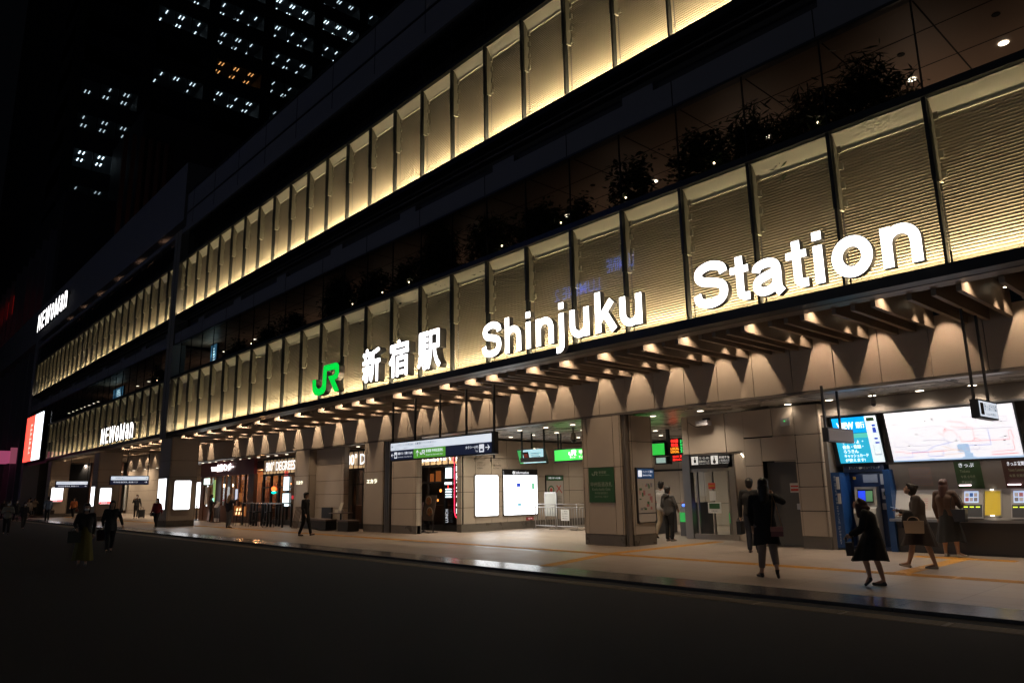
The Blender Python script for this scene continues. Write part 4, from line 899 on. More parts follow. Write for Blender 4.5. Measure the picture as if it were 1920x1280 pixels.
def route(pts, m, wd=0.013, tick=0.0, off=.056):
    for (a, c), (d, e) in zip(pts[:-1], pts[1:]):
        x0, z0 = fm(a, c); x1, z1 = fm(d, e); L = math.hypot(x1 - x0, z1 - z0); nx, nz = -(z1 - z0) / L * wd / 2, (x1 - x0) / L * wd / 2
        P = [(x0 - nx, z0 - nz), (x1 - nx, z1 - nz), (x1 + nx, z1 + nz), (x0 + nx, z0 + nz)]
        b.quad(*[(p, 18.52 - (z - 2.06) * 0.26 - off, z) for p, z in P], m)
        if tick:
            n = int(L / 0.035)
            for i in range(1, n):
                xx, zz = x0 + (x1 - x0) * i / n, z0 + (z1 - z0) * i / n
                sbox(b, xx - 0.003, xx + 0.003, zz + 0.004, zz + 0.03 + 0.02 * ((i * 7) % 3), off - 0.001, FG)
for (u0, u1, v0, v1) in ((0, .3, 0, .03), (.3, .34, 0, .045), (.34, .56, 0, .03), (.56, .66, 0, .05), (.58, .63, .05, .26), (.535, .6, .16, .28), (.545, .625, .14, .3), (.66, 1, 0, .035), (.6, .645, .05, .12)):
    (xa_, za_), (xb_, zb_) = fm(u0, v0), fm(u1, v1); sbox(b, xa_, xb_, za_, zb_, .0545 + u0 * .0004 + v0 * .0004, SEA)
route([(.02, .08), (.17, .08), (.17, .18), (.3, .18), (.3, .08), (.42, .08), (.42, .18)], FB, tick=1); route([(.02, .2), (.1, .2), (.12, .16), (.45, .18)], FR, tick=1)
route([(.04, .42), (.04, .3), (.12, .3), (.14, .22), (.22, .22)], FG, tick=1); route([(.12, .42), (.2, .3), (.34, .3), (.34, .2)], FG, tick=1); route([(.28, .4), (.38, .4), (.47, .38), (.48, .26)], FG, tick=1)
route([(.3, .2), (.36, .28), (.5, .34)], FB); route([(.34, .18), (.55, .19)], FO, tick=1); route([(.4, .1), (.58, .12)], FO, tick=1); route([(.42, .28), (.5, .2), (.58, .16)], FO, tick=1)
cx, cz = .50, .46
circ = [(cx + .055 * math.cos(math.pi * i / 10), cz - .0 + .12 * math.sin(math.pi * i / 10)) for i in range(21)]
route(circ[:11], FR); route(circ[10:], FG, tick=1); route([(.44, .5), (.42, .52), (.42, .56)], FR); route([(.46, .56), (.472, .62), (.478, .58)], FR, 0.02)
route([(.57, .45), (.58, .34), (.78, .34), (.93, .34), (.93, .5), (.95, .52), (.96, .34)], FR, tick=1); route([(.52, .66), (.55, .62), (.68, .6), (.68, .34)], FR); route([(.655, .34), (.69, .4), (.725, .34)], FR)
route([(.56, .58), (.97, .56)], FG, tick=1); route([(.5, .75), (.6, .72), (.64, .66), (.64, .58)], FR); route([(.79, .56), (.79, .26), (.6, .26)], FB, tick=1); route([(.6, .18), (.7, .18), (.7, .25)], FG, tick=1); route([(.78, .12), (.95, .14), (.95, .34)], FR, tick=1); route([(.78, .07), (.97, .08)], FR, 0.02)
route([(.84, .68), (.84, .78), (.94, .78), (.94, .68), (.84, .68)], FG); route([(.72, .7), (.72, .8), (.62, .82)], FG, tick=1); route([(.2, .66), (.45, .68), (.5, .6)], FG); route([(.52, .9), (.54, .72)], FG); route([(.3, .86), (.42, .85)], FG, 0.004)
random.seed(5)
for i in range(34):
    u, v = random.random(), random.random(); x, z = fm(0.04 + u * .9, .1 + v * .83); sbox(b, x, x + 0.05, z, z + 0.014, .0575, random.choice([FG, INKD, FG]))
obj("route_lines", b, t)
# machine wall under the boards
b = Bag(); MW = mat("machine_wall", (0.20, 0.185, 0.17), 0.4, noise=0.05); MWH = mat("machine_white_panel", (0.55, 0.54, 0.53), 0.25)
b.add([(-7.05, 18.62, 2.05), (1.4, 18.62, 2.05), (1.4, 18.75, 1.42), (-7.05, 18.75, 1.42)], [(3, 2, 1, 0)], MW)
b.add([(-7.05, 18.75, 1.42), (1.4, 18.75, 1.42), (1.4, 18.45, 0.76), (-7.05, 18.45, 0.76)], [(3, 2, 1, 0)], MW); b.box(-7.05, 1.4, 18.5, 18.9, 0, 0.72, mat("counter_front", (0.06, 0.052, 0.046), 0.4))
b.box(-7.05, 1.4, 18.3, 18.75, 0.70, 0.76, STEEL); obj("machine_wall", b, ST)
def low(x0, x1, z0, z1, off):      # on the backward sloping machine face
    f = lambda z: 18.45 + (z - 0.76) * (0.30 / 0.66) - off
    return [(x0, f(z0), z0), (x1, f(z0), z0), (x1, f(z1), z1), (x0, f(z1), z1)]
def up(x0, x1, z0, z1, off):
    f = lambda z: 18.75 - (z - 1.42) * (0.13 / 0.63) - off
    return [(x0, f(z0), z0), (x1, f(z0), z0), (x1, f(z1), z1), (x0, f(z1), z1)]
t = thing("blank_counter_panel", (-6.4, 18.5, 0.8), "pale sloping panel with faint notices between the blue cash machine and the ticket machines", "panel")
b = Bag(); b.quad(*low(-7.0, -5.9, 0.80, 1.40, 0.01), MWH); obj("panel", b, t)
b = Bag(); b.quad(*low(-6.55, -6.2, 0.95, 1.3, 0.014), POST); b.quad(*low(-6.1, -5.95, 1.0, 1.35, 0.014), POST); b.quad(*low(-6.1, -5.95, 1.3, 1.36, 0.018), PR)
for i in range(5): b.quad(*low(-6.5, -6.27, 1.0 + .05 * i, 1.01 + .05 * i, 0.018), PRK)
obj("notices", b, t)
t = thing("wall_notice", (-6.37, 18.65, 1.5), "faint pink printed notice above the pale sloping panel", "notice"); b = Bag(); b.quad(*up(-6.62, -6.14, 1.5, 1.93, 0.01), mat("notice_pinkish", (0.26, 0.2, 0.18), 0.6))
for i in range(9): b.quad(*up(-6.6, -6.2 + 0.03 * (i % 3), 1.53 + .042 * i, 1.545 + .042 * i, 0.014), PGY)
obj("paper", b, t)
KG = mat("panel_dark_green", (0.03, 0.07, 0.025), 0.5); KB = mat("panel_dark_brown", (0.055, 0.022, 0.016), 0.5); KL = mat("panel_letter", (0.25, 0.3, 0.2), 0.5)
def ticket_machine(x0, m, words, label, scr):
    t = thing("ticket_machine", (x0 + 0.3, 18.5, 0.76), label, "ticket machine", "ticket machines under the fare map")
    b = Bag(); b.quad(*up(x0 - 0.08, x0 + 0.45, 1.43, 2.03, 0.01), m)
    uz = Vector((0, -0.206, 1))
    for i, (s, w_) in enumerate(words): text(b, s, (x0 + 0.02, 18.75 - (1.9 - 0.12 * i - 1.42) * .206 - 0.016, 1.9 - 0.12 * i), w_, 0.09 if i == 0 else 0.06, KL if i else INKW, uz=uz, bold=0.01)
    obj("header_plate", b, t)
    b = Bag(); q = low(x0, x0 + 0.42, 0.79, 1.41, 0.012); p = low(x0, x0 + 0.42, 0.79, 1.41, 0.05); b.add(q + p, [(4, 5, 6, 7), (0, 1, 5, 4), (1, 2, 6, 5), (2, 3, 7, 6), (3, 0, 4, 7)], mat("machine_case", (0.3, 0.29, 0.28), 0.35)); obj("cabinet", b, t)
    b = Bag(); b.quad(*low(x0 + 0.05, x0 + 0.33, 1.12, 1.37, 0.054), glow("machine_screen", (0.42, 0.55, 0.85), 0.7))
    for i in range(6): b.quad(*low(x0 + 0.07 + 0.085 * (i % 3), x0 + 0.14 + 0.085 * (i % 3), 1.15 + 0.1 * (i // 3), 1.23 + 0.1 * (i // 3), 0.058), (PRK, GREYB, PGY, MWH, PB, GREYB)[(i + scr) % 6])
    obj("screen", b, t)
    b = Bag()
    b.quad(*low(x0 + 0.02, x0 + 0.4, 0.82, 1.08, 0.054), INKD)
    for i in range(3): b.quad(*low(x0 + 0.04 + 0.12 * i, x0 + 0.12 + 0.12 * i, 1.02, 1.04, 0.06), glow("slot_yellow", (0.6, 0.8, 0.05), 1.6))
    obj("slots", b, t)
    b = Bag(); b.tube((x0 - 0.02, 18.62, 1.5), (x0 + 0.22, 18.62, 1.5), 0.012, 0.012, glow("tube_pink_light", (1.0, 0.75, 0.8), 4.0), 8); obj("reading_light", b, t)
WD = (("きっぷ", 0.3), ("Tickets", 0.2), ("车票 승차권", 0.28), ("チャージ", 0.2))
ticket_machine(-5.56, KG, WD, "ticket machine with the dark green header plate, in use by the long haired woman", 0)
ticket_machine(-4.62, KB, (("きっぷ 定期券", 0.38), ("Tickets Commuter Pass", 0.38), ("车票 定期券", 0.3)), "ticket machine with the dark brown header plate, right of the yellow shutter", 2)
ticket_machine(-3.6, KG, WD, "ticket machine at the right edge under the end of the fare map", 3)
t = thing("yellow_shutter", (-4.97, 18.5, 0.84), "lit yellow ribbed shutter between two ticket machines", "shutter")
b = Bag(); b.quad(*low(-5.14, -4.80, 0.83, 1.40, 0.012), STEEL); YS = glow("shutter_yellow", (0.55, 0.38, 0.02), 0.35)
for i in range(14): q = low(-5.115 + 0.0212 * i, -5.098 + 0.0212 * i, 0.86, 1.37, 0.02); b.quad(*q, YS)
obj("slats", b, t)
b = Bag(); b.box(-5.0, -4.94, 18.66, 18.68, 1.385, 1.405, DLIGHT); b.box(-5.0, -4.93, 18.42, 18.44, .845, .86, DLIGHT); obj("small_lamps", b, t)
lamp('AREA', (-5.6, 18.38, 1.98), 2.2, (1, .85, .75), ST, size=3.2, sy=.05, rot=(R(25), 0, 0), name='counter_light')
# blue cash machine
BLU = mat("cash_machine_blue", (0.010, 0.055, 0.19), 0.4, noise=0.1); BLD = mat("cash_machine_navy", (0.006, 0.018, 0.06), 0.4)
t = thing("cash_machine", (-7.6, 18.5, 0), "blue framed cash machine alcove with a white machine inside, below the card board", "cash machine")
b = Bag(); b.box(-8.3, -8.08, 18.22, 18.9, 0.04, 1.86, BLU); b.box(-7.12, -6.98, 18.4, 18.9, 0.0, 1.9, BLU); b.box(-8.08, -7.12, 18.8, 18.9, 0, 2.05, BLD); b.box(-8.08, -7.12, 18.5, 18.8, 1.86, 2.05, BLD); b.box(-8.08, -7.12, 18.5, 18.8, 0.0, 0.08, BLD); obj("alcove", b, t)
b = Bag(); LW = mat("letter_pale", (0.5, 0.55, 0.62), 0.5)
for i, ch in enumerate("銀行・ゆうちょ・信金・キャッシュカードが使えます"): text(b, ch, (-8.23, 18.213, 1.72 - i * 0.069), 0.05, 0.055 if ch not in "・ー" else 0.012, LW)
text(b, "エキナカATM ビューアルッテ", (-7.95, 18.49, 1.93), 0.75, 0.06, LW); obj("lettering", b, t)
b = Bag(); MC = mat("machine_ivory", (0.42, 0.40, 0.36), 0.35); pr = [(0, 0.08), (0, 0.5), (-0.06, 0.62), (-0.14, 0.86), (-0.1, 0.98), (0.02, 1.02), (0.06, 1.5), (0.25, 1.5), (0.25, 0.08)]
b.prism([(p, q) for p, q in pr], (-7.92, 18.56, 0), (0, 1, 0), (0, 0, 1), (0.52, 0, 0), MC); obj("cabinet", b, t)
b = Bag(); b.quad((-7.85, 18.575, 1.12), (-7.47, 18.575, 1.12), (-7.47, 18.61, 1.44), (-7.85, 18.61, 1.44), BLACK); b.quad((-7.83, 18.57, 1.15), (-7.66, 18.57, 1.15), (-7.66, 18.602, 1.4), (-7.83, 18.602, 1.4), glow("screen_deep_blue", (0.02, 0.06, 0.8), 0.9)); b.quad((-7.65, 18.57, 1.15), (-7.49, 18.57, 1.15), (-7.49, 18.602, 1.4), (-7.65, 18.602, 1.4), glow("screen_dim_green", (0.1, 0.25, 0.12), 0.5)); obj("screen", b, t)
b = Bag()
for (x0, x1, z0, z1, m) in ((-7.75, -7.4, 1.6, 1.8, PGY), (-7.34, -7.2, 1.55, 1.8, POST), (-7.34, -7.2, 1.2, 1.45, POST), (-7.3, -7.22, 1.28, 1.38, PG), (-7.36, -7.2, 0.95, 1.1, POST), (-8.0, -7.93, 1.68, 1.75, YEL)): b.box(x0, x1, 18.785, 18.8, z0, z1, m)
b.box(-7.85, -7.45, 18.545, 18.559, 0.3, 0.48, MWH); b.box(-8.05, -7.95, 18.79, 18.8, 1.2, 1.4, BLACK); obj("stickers", b, t)
b = Bag(); b.box(-8.17, -8.1, 18.2, 18.219, 1.45, 1.75, MWH); b.box(-8.17, -8.1, 18.2, 18.219, 1.1, 1.35, MWH); obj("side_notices", b, t)
lamp('AREA', (-7.6, 18.6, 1.84), 1.2, (0.75, 0.85, 1.0), t, size=0.6, sy=0.06, name="alcove_light")

# ------------------------------------------------------------------ shop fronts
WOOD = mat("dark_wood", (0.07, 0.025, 0.012), 0.4, noise=0.3, nscale=4); MAR = mat("maroon_board", (0.12, 0.008, 0.012), 0.35)
t = thing("tavern_front", (-44.6, 17.0, 0), "maroon and dark wood tavern front with a glowing white brush lettered sign", "shop front")
b = Bag(); b.box(-48.9, -40.5, 16.9, 17.1, 2.72, 3.6, MAR); obj("sign_board", b, t)
b = Bag(); text(b, "THE", (-47.0, 16.86, 3.04), 0.95, 0.26, WHITEL, bold=0.05); text(b, "台所バンダー", (-46.0, 16.86, 3.0), 2.6, 0.42, WHITEL, bold=0.05); text(b, "OSAKA KITCHEN IZAKAYA", (-46.3, 16.89, 2.80), 2.4, 0.07, PRK); obj("lettering", b, t)
b = Bag(); b.box(-48.9, -48.3, 16.95, 17.15, 0, 2.72, WOOD); b.box(-41.3, -40.5, 16.95, 17.15, 0, 2.72, WOOD); b.box(-48.3, -46.8, 17.0, 17.1, 0, 0.9, WOOD); b.box(-45.5, -41.3, 17.0, 17.1, 0, 0.95, WOOD)
for x in (-48.3, -47.5, -46.8, -45.55, -44.9, -44.1, -43.4, -42.8, -42.0, -41.4): b.box(x, x + 0.12, 17.0, 17.1, 0.9, 2.72, WOOD)
b.box(-48.3, -46.8, 17.0, 17.1, 2.2, 2.3, WOOD); obj("frame", b, t)
b = Bag()
for (a, c) in ((-48.3, -46.8), (-45.5, -41.3)): b.quad((a, 17.06, 0.9), (c, 17.06, 0.9), (c, 17.06, 2.72), (a, 17.06, 2.72), GLASSD)
obj("glazing", b, t)
AMB = glow("amber_glow", (1.0, 0.32, 0.08), 0.13); b = Bag(); TAN = mat("tan_wall", (0.30, 0.14, 0.05), 0.6, noise=0.3)
b.box(-48.9, -40.5, 19.0, 19.1, 0, 3.2, TAN); b.box(-48.9, -40.5, 17.1, 19.0, 2.95, 3.0, WOOD)
for x in (-47.9, -46.2, -44.6, -43.5, -42.4): b.box(x, x + 0.5, 18.95, 19.0, 0.9, 2.3, mat("panel_tan_%d" % int(-x), (0.2 + 0.03 * (int(-x) % 4), 0.09, 0.03), 0.6))
b.box(-48.2, -41, 18.2, 18.8, 0, 0.8, WOOD); obj("interior", b, t)
b = Bag(); b.box(-48.15, -47.3, 16.88, 16.94, 2.25, 2.62, glow("green_white_light", (0.75, 1.0, 0.9), 2.2)); obj("light_box", b, t)
for x in (-46.3, -45.1): obj("globe_lamp", Bag().ball((x, 17.5, 2.15), 0.11, glow("globe_light", (1.0, 0.7, 0.4), 8)), t)
b = Bag()
for i in range(3): b.obox((-42.9 + 0.42 * i, 16.95, 0.45), (0.12, 0, 0), (0, 0.02, 0), (0.16, 0, 0.36), glow("scroll_light", (1.0, 0.72, 0.35), 2.0))
b.box(-43.2, -41.5, 16.98, 17.0, 0.38, 0.92, AMB); obj("lit_emblem", b, t)
b = Bag(); b.box(-43.4 + 0.25, -42.85, 16.97, 16.99, 1.3, 1.9, glow("poster_pale_light", (0.6, 0.66, 0.8), 0.9)); b.box(-42.55, -42.2, 16.97, 16.99, 1.2, 1.7, AMB); b.box(-48.1, -47.6, 16.97, 16.99, 1.0, 2.1, POST); b.box(-46.75, -46.4, 16.97, 16.99, 1.15, 2.5, glow("green_poster", (0.35, 0.6, 0.2), 0.5)); b.box(-46.75, -46.45, 16.95, 16.965, 1.0, 1.4, glow("cyan_poster", (0.4, 0.9, 0.8), 1.0)); obj("posters", b, t)
for x in (-47.2, -44.5, -42): lamp('POINT', (x, 18.0, 2.5), 38, (1.0, 0.48, 0.2), t, 0.1, name="tavern_light")
def pizza_front(x0, x1, Y, word, xt0, xt1, label, lit):
    t = thing("pizza_front", ((x0 + x1) / 2, Y, 0), label, "shop front")
    b = Bag(); b.box(x0, x1, Y, Y + 0.15, 2.58, 3.5, BLACK); b.box(x0, x1, Y - 0.16, Y, 2.55, 2.60, BLACK)
    x = x0
    while x < x1: b.box(x, x + 0.05, Y - 0.03, Y, 2.6, 3.45, BLACK); x += 0.42
    n = int((x1 - x0) / 0.85)
    for i in range(n + 1): xx = x0 + (x1 - x0) * i / n; b.box(xx - 0.06, xx + 0.06, Y, Y + 0.12, 0, 2.58, BLACK)
    b.box(x0, x1, Y, Y + 0.1, 0, 0.25, BLACK); b.box(x0, x1, Y, Y + 0.1, 1.9, 1.97, BLACK); obj("frame", b, t)
    b = Bag(); x = x0 + 0.06
    while x < x1 - 0.3: b.box(x, x + 0.34, Y - 0.012, Y - 0.002, 2.66, 3.40, glow("warm_strip_light", (1.0, 0.6, 0.35), 0.06)); b.box(x, x + 0.34, Y - 0.02, Y - 0.013, 2.66, 2.76, glow("warm_foot_light", (1.0, 0.6, 0.3), 0.5)); x += 0.42
    obj("backlight", b, t)
    b = Bag(); text(b, word, (xt0, Y - 0.12, 2.80), xt1 - xt0, 0.5, glow("front_letter_light", (1, .97, .95), 1.5), bold=0.012); obj("lettering", b, t)
    obj("glazing", Bag().quad((x0, Y + 0.05, 0.25), (x1, Y + 0.05, 0.25), (x1, Y + 0.05, 2.58), (x0, Y + 0.05, 2.58), GLASSD), t)
    b = Bag(); b.box(x0, x1, Y + 1.3, Y + 1.4, 0, 3.2, mat("shop_dark_wall", (0.05, 0.02, 0.01), 0.6, noise=0.5, nscale=1.0)); b.box(x0 + 0.3, x1, Y + 0.7, Y + 1.2, 0, 1.0, WOOD); obj("interior", b, t)
    b = Bag(); random.seed(int(-x0))
    for (xx, z, s, m) in lit: b.ball((xx, Y + 0.6, z), (s, s * 0.5, s), m, 8, 6)
    obj("lamps", b, t); lamp('POINT', ((x0 + x1) / 2, Y + 0.8, 2.2), 3, (1.0, 0.45, 0.18), t, 0.1, name="shop_light")
    return t
EMB = glow("ember_light", (1.0, 0.30, 0.06), 3.0)
t = pizza_front(-39.4, -33.5, 17.0, "800° DEGREES", -38.85, -35.3, "black pizzeria front with tall white letters beside the tavern, screens behind its glass", [(-37.2, 2.1, 0.05, EMB)])
b = Bag(); W2 = glow("window_white", (0.75, 0.95, 1.0), 1.8); b.box(-36.75, -36.15, 16.98, 16.995, 1.75, 2.45, W2); b.box(-36.8, -36.1, 16.98, 16.995, 0.95, 1.6, W2); b.box(-36.7, -36.3, 16.98, 16.995, 2.5, 2.75, glow("dim_red_light", (0.5, 0.02, 0.03), 0.7)); b.ball((-37.9, 16.97, 1.85), (0.33, 0.03, 0.13), glow("neon_orange", (1.0, 0.15, 0.03), 3.0)); b.ball((-37.85, 16.95, 1.66), (0.3, 0.03, 0.07), glow("neon_teal", (0.0, 0.8, 0.6), 2.0)); b.ball((-35.6, 16.97, 1.4), (0.15, 0.02, 0.1), MATS["dim_red_light"]); obj("window_signs", b, t)
pizza_front(-31.3, -27.05, 17.0, "800° DEG", -30.35, -27.6, "black pizzeria front with white letters half hidden by a pillar, round table before it", [(-29.3, 1.45, 0.08, EMB), (-29.1, 1.3, 0.06, EMB), (-28.6, 1.25, 0.14, EMB), (-29.4, 1.9, 0.04, EMB), (-28.3, 1.5, 0.07, EMB), (-29.5, 2.35, 0.04, EMB), (-29.2, 2.35, 0.04, EMB)])
t = pizza_front(-26.4, -23.0, 18.05, "PIZZERIA", -26.05, -23.55, "black pizzeria entrance behind the long hanging sign, red neon at its right edge", [(-25.2, 1.6, 0.07, EMB), (-25.4, 1.2, 0.05, EMB)])
b = Bag(); b.box(-24.0, -23.6, 18.0, 18.02, 2.08, 2.50, W2); b.box(-24.05, -23.6, 18.0, 18.02, 1.83, 1.93, W2)
for i in range(4): b.box(-24.0, -23.62, 18.0, 18.02, 1.32 + 0.1 * i, 1.37 + 0.1 * i, W2)
b.box(-23.85, -23.8, 18.0, 18.01, 1.68, 1.8, LR); b.box(-25.35, -24.95, 18.1, 18.12, 1.95, 2.3, AMB); b.box(-24.8, -24.45, 18.1, 18.12, 1.95, 2.4, AMB)
text(b, "LUNCH", (-23.8, 17.99, 0.35), 0.5, 0.18, INKW, ux=(0, 0, 1), uz=(-1, 0, 0)); obj("window_signs", b, t)
b = Bag()
for i, ch in enumerate("PIZZA"): text(b, ch, (-23.2, 17.93, 2.35 - i * 0.34), 0.16, 0.27, WHITEL, bold=0.03)
b.box(-23.2, -23.04, 17.93, 17.95, 2.75, 3.1, WHITEL); b.box(-23.2, -23.04, 17.93, 17.95, 0.7, 0.9, W2); obj("vertical_lettering", b, t)
b = Bag(); b.path([(-23.0, 17.9, 3.2), (-23.32, 17.9, 3.1), (-23.34, 17.9, 2.75), (-23.27, 17.9, 2.65), (-23.27, 17.9, 0.75), (-23.2, 17.9, 0.6), (-23.05, 17.9, 0.5)], 0.012, glow("neon_red", (1.0, 0.02, 0.06), 4.0)); obj("neon_outline", b, t)

# ------------------------------------------------------------------ furniture in front of the shops
def stand(x, y, w_, z0, z1, lean, m, label, deco=None, rz=0.0):
    t = thing("standing_board", (x, y, 0), label, "board", rz=rz)
    b = Bag(); b.obox((-w_ / 2, 0, z0), (w_, 0, 0), (0, 0.03, 0), (lean, 0.12, z1 - z0), m); obj("panel", b, t, local=True)
    b = Bag()
    for s in (-w_ / 2 + 0.03, w_ / 2 - 0.05): b.tube((s, 0.05, 0), (s, 0.05, z0 + 0.1), 0.015, 0.015, BLACK, 6)
    b.box(-w_ / 2, w_ / 2, -0.15, 0.25, 0, 0.02, BLACK); b.tube((0, 0.3, 0), (lean, 0.14, z1 * 0.9), 0.012, 0.012, BLACK, 6); obj("legs", b, t, local=True)
    if deco: deco(t)
    return t
def pizzas(t):
    b = Bag()
    for (cx, cz) in ((-0.02, 1.2), (0.12, 0.78)):
        yy = 0.0 + 0.12 * (cz - 0.45) / 0.95
        b.tube((cx, yy - 0.012, cz), (cx, yy - 0.006, cz), 0.2, 0.2, mat("plate_pale", (0.42, 0.33, 0.26), 0.5), 20); b.tube((cx, yy - 0.02, cz), (cx, yy - 0.013, cz), 0.16, 0.16, mat("pizza_brown", (0.28, 0.10, 0.03), 0.6, noise=0.5, nscale=30), 18)
        for k in range(8): a = k * 0.8; b.ball((cx + 0.09 * math.cos(a), yy - 0.022, cz + 0.09 * math.sin(a)), (0.03, 0.004, 0.02), (PR, PG, YEL)[k % 3], 6, 4)
    obj("print", b, t, local=True)
stand(-23.85, 17.0, 0.72, 0.45, 1.42, 0.1, mat("board_brown", (0.085, 0.055, 0.04), 0.5), "brown pizza poster board with two pizzas, leaning at the pizzeria entrance", pizzas)
stand(-24.75, 17.2, 0.36, 0.6, 1.15, 0.0, mat("board_menu", (0.09, 0.05, 0.05), 0.5, noise=0.6, nscale=12), "small dark menu board on a post, left of the brown pizza poster board")
stand(-45.9, 16.5, 0.55, 0.08, 1.2, 0.12, mat("board_lilac", (0.33, 0.30, 0.36), 0.5, noise=0.3, nscale=5), "slim pale lilac folding board leaning by the tavern door")
stand(-44.6, 16.4, 0.6, 0.85, 1.15, 0.2, POST, "tilted menu stand in front of the tavern window, behind the woman in jeans")
t = thing("queue_barrier", (-50.0, 17.0, 0), "black square framed queue barrier left of the tavern", "barrier"); b = Bag(); b.box(-50.5, -50.44, 16.97, 17.03, 0, 0.95, BLACK); b.box(-49.5, -49.44, 16.97, 17.03, 0, 0.95, BLACK); b.box(-50.5, -49.44, 16.97, 17.03, 0.9, 0.95, BLACK); b.box(-50.6, -49.35, 16.85, 17.15, 0, 0.02, BLACK); obj("frame", b, t)
DW = mat("table_dark", (0.04, 0.03, 0.025), 0.35)
def high_table(x0, x1, label):
    t = thing("high_table", ((x0 + x1) / 2, 15.9, 0), label, "table", "high tables beside the pizzeria window")
    obj("tabletop", Bag().box(x0, x1, 15.6, 16.25, 1.10, 1.15, mat("table_grey", (0.14, 0.12, 0.11), 0.25)), t)
    for x in (x0 + 0.1, x1 - 0.18):
        for y in (15.66, 16.1): obj("leg", Bag().box(x, x + 0.08, y, y + 0.08, 0, 1.10, BLACK), t)
high_table(-38.9, -37.2, "high black table farthest left, beside the tavern"); high_table(-37.1, -35.5, "middle high black table of the row under the screens"); high_table(-35.4, -33.8, "high black table right beside the left pizzeria pillar")
def stool(x, y, label, h=0.75):
    t = thing("bar_stool", (x, y, 0), label, "stool", "tall black stools at the high tables")
    obj("seat", Bag().box(x - 0.16, x + 0.16, y - 0.16, y + 0.16, h - 0.05, h, BLACK), t)
    for sx in (-1, 1):
        for sy in (-1, 1): obj("leg", Bag().tube((x + sx * 0.19, y + sy * 0.19, 0), (x + sx * 0.13, y + sy * 0.13, h - 0.05), 0.014, 0.014, BLACK, 6), t)
    b = Bag(); b.path([(x - 0.17, y - 0.17, 0.3), (x + 0.17, y - 0.17, 0.3), (x + 0.17, y + 0.17, 0.3), (x - 0.17, y + 0.17, 0.3), (x - 0.17, y - 0.17, 0.3)], 0.01, BLACK, 5); obj("footrest", b, t)
for i, (x, lab) in enumerate(((-38.3, "black stool at the high table nearest the tavern"), (-36.7, "black stool left under the middle high table"), (-36.0, "black stool right under the middle high table"), (-34.6, "black stool at the high table by the pillar"))): stool(x, 15.3, lab)
t = thing("folding_rack", (-32.5, 15.6, 0), "slatted wooden rack standing behind the walking person in black", "rack"); b = Bag(); WR = mat("rack_wood", (0.13, 0.09, 0.065), 0.6)
for i in range(5): b.obox((-32.75 + 0.13 * i, 15.6, 0), (0.03, 0, 0), (0, 0.03, 0), (0.03, 0.2, 0.98), WR)
b.box(-32.78, -32.1, 15.78, 15.84, 0.9, 0.96, WR); obj("slats", b, t)
SEATM = mat("seat_top_brown", (0.13, 0.10, 0.09), 0.4)
def bench(x0, x1, y0, y1, label, back=0):
    t = thing("bench", ((x0 + x1) / 2, (y0 + y1) / 2, 0), label, "bench", "dark bench seats outside the pizzeria")
    obj("base", Bag().box(x0 + 0.03, x1 - 0.03, y0 + 0.03, y1, 0.03, 0.4, BLACK), t); obj("seat", Bag().box(x0, x1, y0, y1, 0.4, 0.47, SEATM), t)
    if back: obj("backrest", Bag().box(x0 + back, x1, y1, y1 + 0.08, 0.3, 0.95, BLACK), t)
bench(-31.7, -29.9, 15.55, 16.1, "long dark bench under the beige wall beside the wooden rack", 0.9); bench(-29.85, -28.9, 15.3, 15.85, "dark box seat left of the small round table"); bench(-28.0, -27.1, 15.35, 15.9, "dark box seat between the small round table and the pillar")
t = thing("round_table", (-28.4, 15.75, 0), "small round table with white menus in front of the pizzeria window", "table"); obj("tabletop", Bag().tube((-28.4, 15.75, 0.72), (-28.4, 15.75, 0.75), 0.5, 0.5, SEATM, 20), t); obj("leg", Bag().tube((-28.4, 15.75, 0.02), (-28.4, 15.75, 0.72), 0.04, 0.04, BLACK, 8), t); obj("base", Bag().tube((-28.4, 15.75, 0), (-28.4, 15.75, 0.025), 0.24, 0.22, BLACK, 14), t)
t = thing("menu_holder", (-28.6, 15.75, 0.75), "white slanting menu card in a box on the small round table", "menu"); obj("card", Bag().obox((-28.75, 15.8, 0.85), (0.25, 0, 0), (0, 0.015, 0), (0.16, 0.05, 0.32), mat("menu_white", (0.6, 0.56, 0.46), 0.6)), t); obj("box", Bag().box(-28.75, -28.45, 15.65, 15.85, 0.752, 0.87, MATS["menu_white"]), t)
t = thing("napkin_box", (-28.2, 15.7, 0.75), "low pale napkin box right of the slanting menu card", "box"); obj("body", Bag().box(-28.38, -28.1, 15.6, 15.78, 0.752, 0.83, POST), t); obj("napkins", Bag().obox((-28.33, 15.62, 0.83), (0.18, 0, 0), (0, 0.12, 0), (0.03, 0, 0.05), MATS["menu_white"]), t)
b = Bag(); b.quad((-20.6, 13.45, 0.003), (-13.1, 13.45, 0.003), (-13.1, 13.8, 0.003), (-20.6, 13.8, 0.003), mat("mat_dark", (0.07, 0.06, 0.055), 0.35, noise=0.3, nscale=3)); struct("floor_grating", b)
